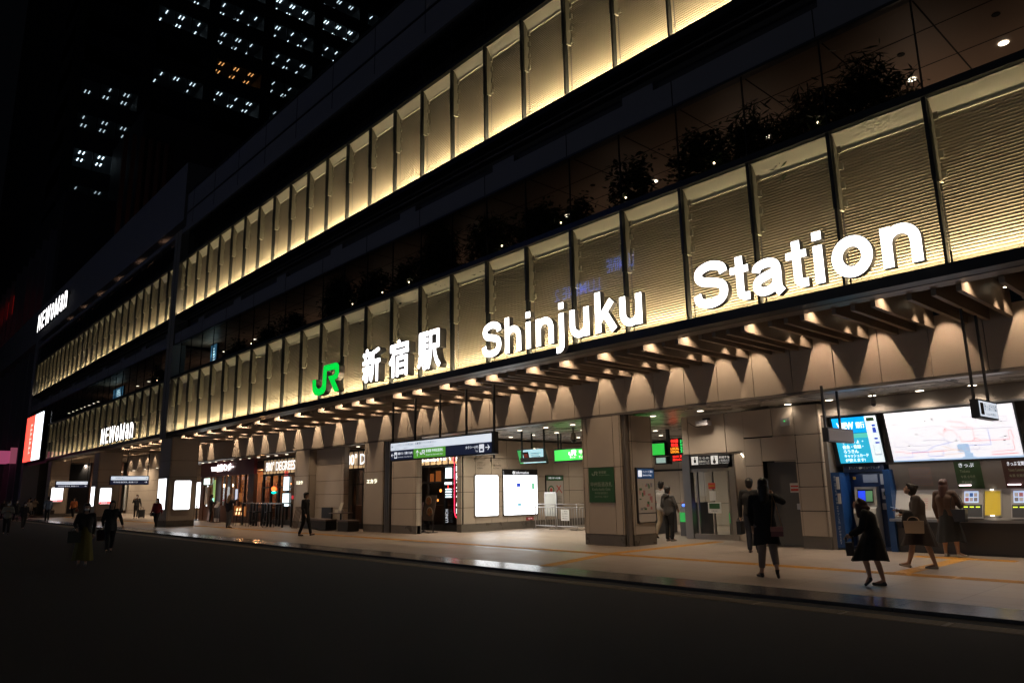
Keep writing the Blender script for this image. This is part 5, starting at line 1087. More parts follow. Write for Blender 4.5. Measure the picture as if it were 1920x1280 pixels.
# ------------------------------------------------------------------ people
SKIN = mat("skin", (0.42, 0.25, 0.17), 0.5)
EYE = mat("eye_dark", (0.02, 0.015, 0.012), 0.3); LIP = mat("lip", (0.30, 0.10, 0.08), 0.5); MASKM = mat("face_mask_white", (0.7, 0.72, 0.74), 0.7)
def remesh(bag, vox, m, smooth=4):
    me = bpy.data.meshes.new("shape"); me.from_pydata(bag.V, [], bag.F); me.update()
    o = bpy.data.objects.new("shape", me); COL.objects.link(o)
    r = o.modifiers.new("r", 'REMESH'); r.mode = 'VOXEL'; r.voxel_size = vox
    s = o.modifiers.new("s", 'SMOOTH'); s.iterations = smooth; s.factor = 0.5
    n = bpy.data.meshes.new_from_object(o.evaluated_get(bpy.context.evaluated_depsgraph_get()))
    out = Bag(); out.add([tuple(v.co) for v in n.vertices], [tuple(p.vertices) for p in n.polygons], m)
    bpy.data.objects.remove(o); bpy.data.meshes.remove(me); bpy.data.meshes.remove(n)
    return out
def caps(b, p0, r0, p1, r1):
    b.tube(p0, p1, r0, r1, SKIN, 12); b.ball(p0, r0, SKIN, 12, 8); b.ball(p1, r1, SKIN, 12, 8)
def ell(b, M, c, r, m=SKIN, n=12, k=8):
    t = Bag(); t.ball(c, r, m, n, k); b.add([tuple(M @ Vector(v)) for v in t.V], t.F, m)
BASE = dict(pelvis=(0, 0, .53), waist=(0, 0, .62), chest=(0, -.005, .73), neck=(0, -.005, .825), head=(0, .01, .925),
            shL=(-.105, -.005, .80), elL=(-.135, -.01, .63), wrL=(-.13, .04, .485), shR=(.105, -.005, .80), elR=(.135, -.01, .63), wrR=(.13, .04, .485),
            hiL=(-.052, 0, .515), knL=(-.055, .012, .285), anL=(-.055, -.01, .045), hiR=(.052, 0, .515), knR=(.055, .012, .285), anR=(.055, -.01, .045),
            toeL=(-.06, .095, .015), toeR=(.06, .095, .015))
STRIDE = dict(knL=(-.05, .075, .29), anL=(-.05, .13, .05), toeL=(-.05, .225, .035), knR=(.05, -.02, .285), anR=(.05, -.16, .075), toeR=(.05, -.09, .012),
              elL=(-.135, -.06, .645), wrL=(-.125, -.10, .50), elR=(.135, .02, .64), wrR=(.125, .12, .52))
STRIDE2 = {k[:-1] + ('R' if k[-1] == 'L' else 'L'): (-v[0], v[1], v[2]) for k, v in STRIDE.items()}
def person(x, y, h, face, label, pose=None, top=None, topc=(.02, .02, .022), sleeve=1.0, low='trousers', lowc=(.02, .02, .025), hem=.28, flare=.13, coat=None, hair='short', hairc=(.015, .011, .009),
           shoe=(.02, .02, .02), mask=False, pitch=0.0, yaw=0.0, legc=None, near=False, seed=0, curl=0.5, bulk=.012):
    t = thing("person", (x, y, 0), label, "person", rz=math.atan2(-face[0], face[1]))
    J = dict(BASE); J.update(pose or {}); J = {k: Vector(v) * h for k, v in J.items()}
    vox = 0.013 if near else 0.022
    M = Matrix.Translation(J['head']) @ Matrix.Rotation(yaw, 4, 'Z') @ Matrix.Rotation(-pitch, 4, 'X') @ Matrix.Scale(h, 4)
    # body
    b = Bag()
    for s in 'LR':
        sg = -1 if s == 'L' else 1
        o = Vector((sg * .03 * h, 0, 0))
        caps(b, J['pelvis'] + o, .068 * h, J['waist'] + o * .8, .056 * h); caps(b, J['waist'] + o * .8, .056 * h, J['chest'] + o * 1.3, .062 * h); caps(b, J['chest'] + o * 1.3, .062 * h, J['neck'] + o * .6 - Vector((0, 0, .04 * h)), .04 * h)
        caps(b, J['neck'] - Vector((0, 0, .02 * h)), .03 * h, J['sh' + s], .033 * h)
        caps(b, J['sh' + s], .032 * h, J['el' + s], .023 * h); caps(b, J['el' + s], .023 * h, J['wr' + s], .014 * h)
        caps(b, J['hi' + s], .056 * h, J['kn' + s], .034 * h)
        mid = J['kn' + s].lerp(J['an' + s], .35) + Vector((0, -.006 * h, 0)); caps(b, J['kn' + s], .032 * h, mid, .033 * h); caps(b, mid, .033 * h, J['an' + s], .020 * h); caps(b, J['an' + s], .022 * h, J['toe' + s], .015 * h)
        d = (J['wr' + s] - J['el' + s]).normalized(); caps(b, J['wr' + s], .014 * h, J['wr' + s] + d * .035 * h, .018 * h)
    caps(b, J['neck'] - Vector((0, 0, .02 * h)), .032 * h, J['neck'].lerp(J['head'], .6), .029 * h)
    ell(b, M, (0, -.004, .012), (.046, .056, .056)); ell(b, M, (0, .012, -.028), (.036, .040, .036)); ell(b, M, (0, .026, -.052), (.018, .018, .014))
    ell(b, M, (0, .053, -.012), (.007, .012, .015), SKIN, 8, 6); ell(b, M, (-.047, -.002, -.008), (.006, .012, .017), SKIN, 8, 6); ell(b, M, (.047, -.002, -.008), (.006, .012, .017), SKIN, 8, 6)
    body = remesh(b, vox, SKIN, 3)
    for sx in (-1, 1): ell(body, M, (sx * .018, .047, .004), (.007, .005, .0035), EYE, 8, 5); ell(body, M, (sx * .018, .05, .018), (.010, .004, .002), EYE, 8, 4)
    ell(body, M, (0, .052, -.036), (.012, .005, .0035), LIP, 8, 5)
    # hands: palm, four curled fingers and a thumb
    for s in 'LR':
        sg = -1 if s == 'L' else 1
        d = (J['wr' + s] - J['el' + s]).normalized(); side = d.cross(Vector((0, 0, 1)));
        if side.length < .2: side = Vector((0, 1, 0))
        side.normalize(); up = side.cross(d).normalized(); p = J['wr' + s] + d * .012 * h
        body.ball(p + d * .022 * h, (.017 * h, .017 * h, .024 * h), SKIN, 8, 6)
        for i, L in enumerate((.036, .042, .039, .030)):
            a = p + d * .040 * h + side * (i - 1.5) * .0095 * h; c = a + d * L * .55 * h - up * .006 * h * curl; e = c + d * L * .45 * h * (1 - .5 * curl) - up * .022 * h * curl
            body.tube(a, c, .0052 * h, .0048 * h, SKIN, 6); body.tube(c, e, .0048 * h, .0036 * h, SKIN, 6)
        a = p + d * .012 * h + side * .018 * h; c = a + d * .018 * h + side * .013 * h; body.tube(a, c, .0065 * h, .0055 * h, SKIN, 6); body.tube(c, c + d * .018 * h, .0055 * h, .004 * h, SKIN, 6)
    obj("body", body, t, local=True, smooth=True)
    # top
    TM = mat("cloth_%02d%02d%02d" % tuple(int(c * 99) for c in topc), topc, 0.85, noise=0.12, nscale=9, bump=0.3, bscale=30)
    g = bulk * h
    b = Bag()
    for s in 'LR':
        sg = -1 if s == 'L' else 1; o = Vector((sg * .032 * h, 0, 0))
        caps(b, J['pelvis'] + o + Vector((0, 0, -.0 * h)), .068 * h + g, J['waist'] + o * .8, .060 * h + g); caps(b, J['waist'] + o * .8, .060 * h + g, J['chest'] + o * 1.3, .064 * h + g); caps(b, J['chest'] + o * 1.3, .064 * h + g, J['neck'] + o * .6 - Vector((0, 0, .045 * h)), .042 * h)
        caps(b, J['neck'] - Vector((0, 0, .03 * h)), .030 * h + g, J['sh' + s], .034 * h + g * .6); e = J['el' + s]
        caps(b, J['sh' + s], .034 * h + g * .6, e, .027 * h + g * .5)
        if sleeve > 0.5: caps(b, e, .027 * h + g * .5, e.lerp(J['wr' + s], .92), .019 * h + g * .4)
    obj("jacket" if coat else "top", remesh(b, vox, TM, 3), t, local=True, smooth=True)
    # lower garment
    LM = mat("cloth_%02d%02d%02d" % tuple(int(c * 99) for c in lowc), lowc, 0.85, noise=0.12, nscale=9, bump=0.3, bscale=30)
    def loft_skirt(z0v, z1, r0, r1, m, n=40, pl=9):
        c0 = Vector((J['pelvis'].x, J['pelvis'].y, z0v.z)); c1 = (J['knL'] + J['knR']) / 2; c1 = Vector((c1.x, c1.y, z1 * h)); rings = []
        sp = abs(J['knL'].y - J['knR'].y) * .35
        for i in range(9):
            q = i / 8; c = c0.lerp(c1, q); rr = r0 + (r1 - r0) * (q ** .9); ring = []
            for k in range(n):
                a = 2 * math.pi * k / n; w_ = 1 + .07 * q * math.sin(pl * a + seed) + .03 * q * math.sin(3 * a + seed * 2)
                ring.append((c.x + rr * h * w_ * math.cos(a), c.y + (rr * .82 * h + sp * q) * w_ * math.sin(a), c.z + (.012 * h * q * math.sin(2 * a + seed))))
            rings.append(ring)
        bb = Bag(); bb.loft(rings[::-1], m, cap=False); bb.loft([[(p[0] * .98 + c1.x * .02, p[1] * .98 + c1.y * .02, p[2]) for p in r] for r in rings], m, cap=False); return bb
    if low == 'skirt': obj("skirt", loft_skirt(J['waist'], hem, .086, flare, LM), t, local=True, smooth=True)
    else:
        b = Bag()
        for s in 'LR':
            caps(b, J['pelvis'] + (J['hi' + s] - J['pelvis']) * .6 + Vector((0, 0, .02 * h)), .075 * h, J['hi' + s], .064 * h); caps(b, J['hi' + s], .064 * h, J['kn' + s], .044 * h); e = J['kn' + s].lerp(J['an' + s], hem if low == 'cropped' else .93); caps(b, J['kn' + s], .044 * h, e, .034 * h)
        obj("trousers", remesh(b, vox, LM, 3), t, local=True, smooth=True)
    if coat: obj("coat_skirt", loft_skirt(J['waist'] + Vector((0, 0, .02 * h)), coat, .092, flare, TM, pl=5), t, local=True, smooth=True)
    # shoes
    SM = mat("shoe_%02d%02d%02d" % tuple(int(c * 99) for c in shoe), shoe, 0.4)
    for s in 'LR':
        b = Bag(); a, c = J['an' + s], J['toe' + s]; heel = a + (a - c).normalized() * .012 * h; heel.z = max(.012 * h, a.z - .03 * h)
        caps(b, heel, .019 * h, c, .017 * h); caps(b, heel, .019 * h, a - Vector((0, 0, .012 * h)), .022 * h)
        obj("shoe", remesh(b, .010, SM, 2), t, local=True, smooth=True)
    # hair
    HM = mat("hair_%02d%02d%02d" % tuple(int(c * 99) for c in hairc), hairc, 0.5, noise=0.3, nscale=40)
    b = Bag(); ell(b, M, (0, -.017, .020), (.057, .062, .060)); ell(b, M, (0, .020, .047), (.044, .038, .024)); ell(b, M, (0, -.03, -.02), (.050, .042, .05))
    if hair in ('long', 'bob'):
        L = -.16 if hair == 'long' else -.075
        ell(b, M, (0, -.035, -.02), (.055, .042, .06)); ell(b, M, (-.04, -.012, -.03), (.016, .03, .06)); ell(b, M, (.04, -.012, -.03), (.016, .03, .06))
        H0 = M @ Vector((0, -.04, -.03))
        if hair == 'long': caps(b, H0, .056 * h, Vector((H0.x, H0.y - .0 * h, H0.z)) + (J['chest'] - J['neck']).normalized() * .12 * h + Vector((0, -.025 * h, 0)), .050 * h); caps(b, H0 + Vector((-.03 * h, 0, 0)), .03 * h, H0 + Vector((-.035 * h, .01 * h, -.13 * h)), .018 * h); caps(b, H0 + Vector((.03 * h, 0, 0)), .03 * h, H0 + Vector((.035 * h, .01 * h, -.13 * h)), .018 * h)
    if hair == 'hang':      # long hair falling past a bowed head
        for sx in (-.035, 0, .035):
            p = M @ Vector((sx, .0, -.01)); caps(b, p, .034 * h, p + Vector((0, .005 * h, -.12 * h)), .02 * h); q = M @ Vector((sx, -.045, 0)); caps(b, q, .035 * h, q.lerp(J['chest'], .5) + Vector((0, -.03 * h, .05 * h)), .03 * h)
    if hair == 'bun': ell(b, M, (0, -.055, .062), (.026, .026, .024)); ell(b, M, (0, -.05, -.01), (.042, .03, .04))
    obj("hair", remesh(b, .012, HM, 2), t, local=True, smooth=True)
    if mask:
        b = Bag(); ell(b, M, (0, .031, -.030), (.036, .030, .028), MASKM, 14, 9); obj("face_mask", b, t, local=True, smooth=True)
    return t, J
def held(name, t, pos, bag, label, cat):
    """a thing carried by person t: its own top-level object placed in the person's frame"""
    e = thing(name, (0, 0, 0), label, cat); e.rotation_euler = t.rotation_euler; e.location = t.location + (t.rotation_euler.to_matrix() @ Vector(pos))
    for n, b in bag.items(): obj(n, b, e, local=True, smooth=False)
    return e
def tote(w_, d_, h_, m, strap=.12, taper=.8, ring=None):
    b = Bag(); pts = [(-w_ / 2 * taper, 0), (w_ / 2 * taper, 0), (w_ / 2, h_), (-w_ / 2, h_)]
    b.prism(pts, (0, -d_ / 2, -h_), (1, 0, 0), (0, 0, 1), (0, d_, 0), m)
    s = Bag()
    for yy in (-d_ / 2, d_ / 2): s.path([(w_ * .28 * math.cos(a), yy, strap * math.sin(a)) for a in [math.pi * i / 8 for i in range(9)]], .008, m, 6)
    f = Bag(); f.box(-w_ / 2 * .97, w_ / 2 * .97, -d_ / 2 - .004, d_ / 2 + .004, -.02, .004, m)
    return {"bag_body": b, "handle": s, "top_seam": f}
def rot_bag(d, a):
    for b in d.values(): b.V = [(x * math.cos(a) - y * math.sin(a), x * math.sin(a) + y * math.cos(a), z) for x, y, z in b.V]
    return d
# bending woman
bend = dict(pelvis=(0, -.02, .53), waist=(0, 0, .62), chest=(0, .012, .72), neck=(0, .04, .80), head=(0, .085, .865), shL=(-.10, .03, .775), shR=(.10, .03, .775), elL=(-.125, .07, .62), wrL=(-.085, .20, .545), elR=(.125, .05, .61), wrR=(.085, .185, .53),
            hiL=(-.05, -.02, .515), hiR=(.05, -.02, .515), knL=(-.05, .085, .30), anL=(-.05, .05, .10), toeL=(-.05, .10, .015), knR=(.05, -.02, .285), anR=(.05, -.075, .045), toeR=(.055, .03, .015))
p, J = person(-4.98, 12.12, 1.43, (-.95, -.3), "woman in a black dress with bowed head and long reddish hair hanging down", bend, topc=(.008, .008, .009), low='skirt', lowc=(.008, .008, .009), hem=.27, flare=.185, bulk=.02, hair='hang', hairc=(.05, .018, .012), shoe=(.03, .03, .035), pitch=-.75, near=True, seed=1)
held("handbag", p, J['wrL'] + Vector((-.01, .02, -.12)), tote(.26, .1, .2, mat("bag_dark_brown", (.04, .03, .028), .5), .1), "dark bag hanging from the hand of the woman with bowed head", "handbag")
ph = dict(STRIDE); ph.update(head=(0, .055, .915), neck=(0, .01, .825), elL=(-.125, .03, .63), wrL=(-.05, .185, .665), elR=(.13, .02, .625), wrR=(.06, .16, .62), knL=(-.05, .09, .29), anL=(-.05, .155, .06), toeL=(-.05, .245, .05), knR=(.05, -.05, .29), anR=(.05, -.12, .045), toeR=(.05, -.02, .015))
p, J = person(-5.27, 15.03, 1.58, (-.95, -.3), "woman in a brown top with her hair in a bun, looking at her phone", ph, topc=(.075, .06, .052), low='skirt', lowc=(.028, .018, .016), hem=.27, flare=.17, bulk=.024, hair='bun', shoe=(.42, .36, .30), pitch=-.45, near=True, seed=2)
held("phone", p, J['wrL'] + Vector((.0, .085, .03)), {"case": Bag().obox((-.035, -.07, 0), (.07, 0, 0), (0, .14, .04), (0, -.003, .009), BLACK), "screen": Bag().obox((-.031, -.064, .011), (.062, 0, 0), (0, .126, .036), (0, 0, .001), glow("phone_screen", (.6, .7, 1), .8))}, "phone in the hand of the woman walking in the brown top", "phone")
held("tote_bag", p, J['elL'] + Vector((-.06, .03, -.12)), rot_bag(tote(.34, .12, .22, mat("bag_beige", (.34, .25, .17), .45), .08, .9), math.pi / 2), "beige tote bag on the forearm of the phone reading woman", "bag")
cb = Bag()
for i in range(6): caps(cb, Vector((0, .02 * i - .02, .02)), .045, Vector((0, .04 * i - .09, -.22 + .015 * (i % 2))), .05)
held("folded_jacket", p, J['elL'] + Vector((-.03, .08, .0)), {"cloth": remesh(cb, .02, mat("cloth_black_fold", (.012, .011, .012), .9), 4)}, "black jacket draped over the forearm above the beige tote bag", "jacket")
rh = dict(pelvis=(.01, 0, .53), head=(-.01, .03, .92), elR=(.145, .06, .64), wrR=(.13, .19, .66), elL=(-.14, -.01, .63), wrL=(-.135, .03, .48), anL=(-.075, -.01, .045), toeL=(-.09, .09, .015), anR=(.085, -.03, .045), toeR=(.14, .05, .015), knL=(-.065, .0, .285), knR=(.07, 0, .285))
p, J = person(-5.66, 17.85, 1.66, (.1, 1), "woman with long reddish hair standing at the ticket machine in a black skirt", rh, topc=(.08, .045, .03), low='skirt', lowc=(.01, .01, .011), hem=.19, flare=.17, bulk=.016, hair='long', hairc=(.06, .02, .012), shoe=(.55, .52, .46), pitch=-.2, near=True, seed=3)
bgd = tote(.36, .14, .26, mat("bag_black_leather", (.018, .017, .018), .3), .3)
held("shoulder_bag", p, J['shR'] + Vector((.06, -.03, -.33)), bgd, "black shoulder bag with a long strap on the woman at the ticket machine", "bag")
ct = dict(head=(.01, .015, .925), elL=(-.14, 0, .64), wrL=(-.13, .06, .52), elR=(.19, .0, .755), wrR=(.105, .05, .83), knL=(-.05, .04, .285), anL=(-.07, .02, .05), toeL=(-.115, .10, .015), knR=(.06, -.01, .29), anR=(.085, -.13, .10), toeR=(.09, -.07, .02))
p, J = person(-6.73, 12.03, 1.70, (-.45, .89), "woman in a black coat and cropped grey trousers with one elbow raised", ct, topc=(.006, .006, .007), low='cropped', lowc=(.20, .165, .145), hem=.72, coat=.33, flare=.135, hair='long', hairc=(.012, .009, .008), shoe=(.012, .012, .012), near=True, seed=4)
b = Bag(); PK = mat("bag_pink", (.42, .17, .14), .5); b.box(-.1, .1, -.035, .035, -.16, 0, mat("bag_pink_dark", (.22, .075, .075), .5)); f = Bag(); f.add([(-.105, -.05, -.075), (.105, -.05, -.075), (.105, -.04, .004), (-.105, -.04, .004), (-.105, .04, .004), (.105, .04, .004)], [(0, 1, 2, 3), (3, 2, 5, 4)], PK)
s = Bag(); s.path([(-.09, 0, 0), (-.05, .02, .3), (-.03, .03, .55)], .006, mat("chain_gold", (.4, .25, .12), .3, .8), 5); s.path([(.09, 0, 0), (.02, .02, .35), (-.03, .03, .55)], .006, MATS["chain_gold"], 5)
held("shoulder_bag", p, Vector((.19, -.13, .86)), {"bag_body": b, "flap": f, "chain": s}, "small pink shoulder bag on a gold chain against the black coat", "bag")
p, J = person(-9.45, 16.3, 1.76, (-.3, .95), "man in a dark suit standing beyond the woman in the black coat", dict(elL=(-.15, 0, .63), wrL=(-.155, .02, .47)), topc=(.01, .009, .01), lowc=(.018, .022, .035), shoe=(.03, .024, .02), near=True)
held("briefcase", p, J['wrL'] + Vector((-.02, .02, -.10)), rot_bag(tote(.42, .1, .3, mat("bag_black", (.01, .01, .01), .4), .07, 1.0), math.pi / 2), "black briefcase in the hand of the man in the dark suit", "briefcase")
p, J = person(-13.38, 18.37, 1.60, (.05, 1), "person in a grey hooded top queueing at the gates", dict(elL=(-.15, 0, .64), wrL=(-.12, .07, .54), elR=(.16, .02, .65), wrR=(.13, .1, .58)), topc=(.07, .065, .062), lowc=(.014, .013, .014), shoe=(.2, .19, .18), near=True)
ob = Bag(); ob.ball((0, -.09, 1.33), (.12, .07, .07), MATS["cloth_%02d%02d%02d" % (6, 6, 6)] if "cloth_060606" in MATS else BEAM, 14, 9); hd = obj("hood", ob, p, local=True, smooth=True)
p, J = person(-14.39, 19.43, 1.78, (.0, 1), "man in a white shirt and beige trousers at the gates behind the grey hooded top", dict(STRIDE2, elL=(-.17, .02, .68), wrL=(-.10, .05, .80)), topc=(.50, .48, .46), lowc=(.30, .23, .15), shoe=(.06, .05, .05), near=True)
cb = Bag(); caps(cb, Vector((0, 0, 0)), .07, Vector((-.1, -.05, -.35)), .06); caps(cb, Vector((0, 0, 0)), .07, Vector((.0, -.05, -.3)), .05)
held("folded_jacket", p, J['shL'] + Vector((-.07, -.04, .02)), {"cloth": remesh(cb, .02, mat("cloth_dark_brown", (.035, .028, .025), .9), 4)}, "dark brown jacket slung over the shoulder of the man in the white shirt", "jacket")
wk = dict(STRIDE); wk.update(elL=(-.16, -.08, .66), wrL=(-.19, -.17, .53), elR=(.14, -.0, .63), wrR=(.12, .07, .50), anR=(.04, -.12, .05), toeR=(.04, -.03, .015))
person(-26.32, 13.09, 1.62, (.85, .52), "person in black with short hair striding right past the beige pillar", wk, topc=(.008, .008, .009), lowc=(.008, .008, .009), near=True)
dn = dict(anL=(-.08, .0, .05), toeL=(-.11, .09, .015), anR=(.10, -.06, .06), toeR=(.13, .02, .015), elR=(.17, .03, .76), wrR=(.16, .13, .84))
person(-36.27, 14.02, 1.60, (-.3, .95), "fair haired woman in a dark top and grey jeans outside the tavern", dn, topc=(.018, .018, .022), lowc=(.13, .135, .14), hair='long', hairc=(.28, .16, .08), shoe=(.03, .03, .03))
p, J = person(-39.45, 11.62, 1.47, (.75, -.66), "woman in a red sweater and black trousers walking by the widest pillar", STRIDE, topc=(.23, .018, .022), lowc=(.012, .012, .013), hair='long', mask=True)
held("handbag", p, J['wrR'] + Vector((-.05, -.05, -.0)), tote(.24, .1, .16, mat("bag_navy", (.02, .02, .035), .5), .12), "small navy bag at the hip of the woman in the red sweater", "handbag")
p, J = person(-59.78, 16.16, 1.72, (.85, -.5), "man in a black suit and mask standing in the passage", dict(elR=(.15, .04, .66), wrR=(.07, .13, .78), elL=(-.15, -.04, .63), wrL=(-.17, -.05, .48), anL=(-.06, .06, .05), toeL=(-.07, .15, .02), anR=(.07, -.05, .05), toeR=(.08, .04, .015)), topc=(.014, .013, .016), lowc=(.014, .013, .016), mask=True)
b = Bag(); b.box(-.2, .2, -.12, .12, -.55, 0, mat("case_black", (.012, .012, .013), .5)); hb = Bag(); hb.path([(-.1, 0, 0), (-.1, 0, .16), (.1, 0, .16), (.1, 0, 0)], .012, BLACK); wb = Bag()
for sx in (-.17, .17): wb.tube((sx, -.1, -.58), (sx, .1, -.58), .03, .03, BLACK, 8)
held("suitcase", p, Vector((-.36, -.12, .61)), {"shell": b, "handle": hb, "wheels": wb}, "black wheeled suitcase beside the man in the black suit", "suitcase")
p, J = person(-66.2, 13.34, 1.56, (.9, -.4), "woman in an orange jacket and black trousers in front of the far street pillars", STRIDE, topc=(.42, .12, .035), lowc=(.014, .014, .015), hair='bob')
held("handbag", p, J['wrL'] + Vector((-.02, 0, -.09)), tote(.24, .1, .2, mat("bag_dark_red", (.10, .03, .03), .5), .08), "dark red handbag carried by the woman in the orange jacket", "handbag")
p, J = person(-19.78, 4.27, 1.43, (.97, -.2), "woman in a long olive skirt and white mask on the dark road", dict(STRIDE, elR=(.15, .03, .66), wrR=(.12, .12, .60)), topc=(.014, .013, .014), low='skirt', lowc=(.10, .085, .012), hem=.09, flare=.15, hair='bob', mask=True, near=True, seed=6, shoe=(.2, .19, .17))
held("tote_bag", p, J['wrR'] + Vector((.03, .03, -.06)), tote(.27, .1, .26, mat("bag_grey_green", (.05, .055, .045), .6), .08, 1.0), "grey green tote bag of the woman in the long olive skirt", "bag")
p, J = person(-23.84, 5.8, 1.46, (.97, -.15), "woman all in black with long black hair beside the woman in the olive skirt", dict(STRIDE2, elR=(.15, 0, .63), elL=(-.17, .0, .64), wrL=(-.20, .08, .52)), topc=(.01, .009, .011), lowc=(.01, .01, .012), hair='long', near=True, coat=.42, flare=.11)
held("handbag", p, J['wrR'] + Vector((.03, .0, -.1)), tote(.26, .1, .3, mat("bag_maroon_dark", (.05, .02, .02), .5), .1), "slim dark bag hanging from the hand of the woman all in black", "handbag")
p, J = person(-58.14, 10.2, 1.68, (-.9, .2), "man in a grey blue shirt walking away before a lit pillar poster", STRIDE, topc=(.10, .12, .16), lowc=(.012, .012, .014))
held("bag", p, J['wrR'] + Vector((.04, 0, -.12)), tote(.3, .1, .26, mat("bag_brown", (.07, .035, .02), .5), .1), "brown bag in the hand of the man in the grey blue shirt", "bag")
person(-39.7, 5.45, 1.45, (.97, -.1), "woman in a pale shirt with hands at her chest near the road's left edge", dict(STRIDE, elL=(-.15, .04, .66), wrL=(-.05, .13, .70), elR=(.15, .04, .66), wrR=(.05, .13, .70)), topc=(.28, .28, .26), lowc=(.012, .012, .014), hair='bob', mask=True)
person(-45.61, 6.97, 1.38, (.97, .1), "woman in a black jacket walking with arms spread on the road", dict(STRIDE2, wrL=(-.22, .06, .52), wrR=(.22, .06, .52)), topc=(.02, .018, .022), lowc=(.012, .012, .016), hair='long', mask=True)
person(-60.93, 8.82, 1.5, (.95, .1), "person with long dark hair and a mask walking behind the woman in the pale shirt", STRIDE, topc=(.014, .013, .013), lowc=(.012, .012, .014), hair='long', mask=True)
person(-63.5, 9.9, 1.55, (.95, .15), "woman with brown hair and a cream jacket, behind the black jacket", STRIDE2, topc=(.33, .26, .20), lowc=(.30, .22, .18), hair='long', hairc=(.15, .07, .03))
person(-81.5, 13.2, 1.6, (.95, -.1), "person in a tan top near the arrow board at the far end", dict(elL=(-.16, .03, .70), wrL=(-.06, .10, .76)), topc=(.40, .30, .20), lowc=(.014, .014, .018), hair='short')
person(-80.6, 12.7, 1.64, (-.5, .9), "dark dressed person close beside the tan top near the arrow board", None, topc=(.02, .018, .02), lowc=(.014, .014, .018), hair='short')
person(-66.77, 8.86, 1.5, (.95, 0), "dark dressed person cut by the left edge of the photo", STRIDE, topc=(.03, .012, .012), lowc=(.014, .014, .018), hair='bob')
person(-45.35, 16.4, 1.62, (.3, .95), "dark dressed person reading the menu at the tavern door", dict(elR=(.15, .05, .68), wrR=(.12, .16, .72)), topc=(.016, .016, .022), lowc=(.012, .012, .014), hair='short')

# ------------------------------------------------------------------ terrace plants
LEAFS = [mat("leaf_dark_%d" % i, c, 0.45) for i, c in enumerate(((.02, .035, .012), (.035, .06, .018), (.012, .02, .008)))]
BARK = mat("bark", (.05, .035, .025), .8)
def bush(x, y, w_, h_, kind, label, seed):
    h_ *= 1.22; w_ *= 1.1
    random.seed(seed); t = thing("terrace_bush", (x, y, 7.75), label, "bush", "bushes in the terrace planters")
    st, lf = Bag(), Bag(); n = int(w_ * 5) + 3; tips = []
    for i in range(n):
        a = (i + .5) / n; bx = (a - .5) * w_ * .7 + random.uniform(-.1, .1); tx = bx + random.uniform(-.3, .3); tz = h_ * (.55 + .45 * math.sin(math.pi * min(.95, max(.05, a + random.uniform(-.12, .12))))) * random.uniform(.75, 1.05); by = random.uniform(-.15, .15); ty = by + random.uniform(-.2, .2)
        st.tube((bx, by, -.35), (tx, ty, tz * .8), .012, .005, BARK, 5)
        for q in range(int(60 + tz * 50)):
            f = random.random() ** .7; p = Vector((bx + (tx - bx) * f, by + (ty - by) * f, -.3 + (tz * .85 + .3) * f)) + Vector((random.gauss(0, .16), random.gauss(0, .11), random.gauss(0, .10)))
            tips.append(p)
    for p in tips:
        for k in range(2):
            a = random.uniform(0, 6.28); e = random.uniform(-.7, .5) if kind == 'broad' else random.uniform(-1.0, .2); d = Vector((math.cos(a) * math.cos(e), math.sin(a) * math.cos(e), math.sin(e))); L = random.uniform(.12, .19) if kind == 'broad' else random.uniform(.2, .32); W = L * (.42 if kind == 'broad' else .13)
            s = d.cross(Vector((random.uniform(-1, 1), random.uniform(-1, 1), 1))).normalized() * W / 2; m_ = random.choice(LEAFS)
            lf.add([p, p + d * L * .5 + s, p + d * L, p + d * L * .5 - s], [(0, 1, 2, 3)], m_)
    obj("stems", st, t, local=True); obj("leaves", lf, t, local=True)
bl = [(-33.9, 1.6, 1.0, 'broad', "far left bush right of the pilaster, low and round"), (-30.6, 2.0, 1.15, 'slim', "bush second from the pilaster, low with feathery tips"), (-28.0, 2.2, 1.25, 'broad', "broad dark bush above the green emblem's left"), (-24.0, 2.4, 1.9, 'slim', "tall feathery bush above the first kanji"), (-21.7, 2.0, 1.5, 'broad', "rounded leafy bush above the middle kanji"), (-19.4, 1.4, 1.3, 'broad', "short broad leaved bush with a spotlight in it"), (-17.6, 2.4, 2.0, 'slim', "tall spiky bush above the gap after the last kanji"), (-15.2, 2.0, 1.7, 'slim', "dense bush above the capital letter of the second word"), (-13.2, 1.8, 1.45, 'broad', "dense bush above the letters after the capital of the second word"), (-11.9, .8, 1.1, 'broad', "bush end with a small spotlight beside the bare glass"),
      (-9.95, .9, 1.5, 'broad', "single upright leafy bush standing alone between two gaps"), (-8.1, 1.1, 1.55, 'broad', "large leafy bush at the start of the right hand row"), (-6.9, 1.5, 1.5, 'slim', "feathery bush second in the right hand row"), (-5.6, 1.6, 1.4, 'slim', "feathery dark bush third in the right hand row"), (-4.5, 1.3, 1.5, 'slim', "rightmost bush with long drooping leaves against the ceiling"), (-45.5, 2.2, 1.3, 'broad', "dark bush just left of the pilaster")]
for i, (x, w_, h_, k, lab) in enumerate(bl): bush(x, 12.98, w_, h_, k, lab, 40 + i)
for x in (-9.98, -14.4, -12.1, -7.6, -5.35, -19.0, -22.6, -20.6, -31.6, -45.2):
    o = obj("planter_spot", Bag().ball((0, 0, 0), .022, glow("planter_lamp", (1.0, .75, .5), 12), 8, 6), ST, local=True); o.location = Vector((x, 12.75, 8.25)) - wloc(ST)
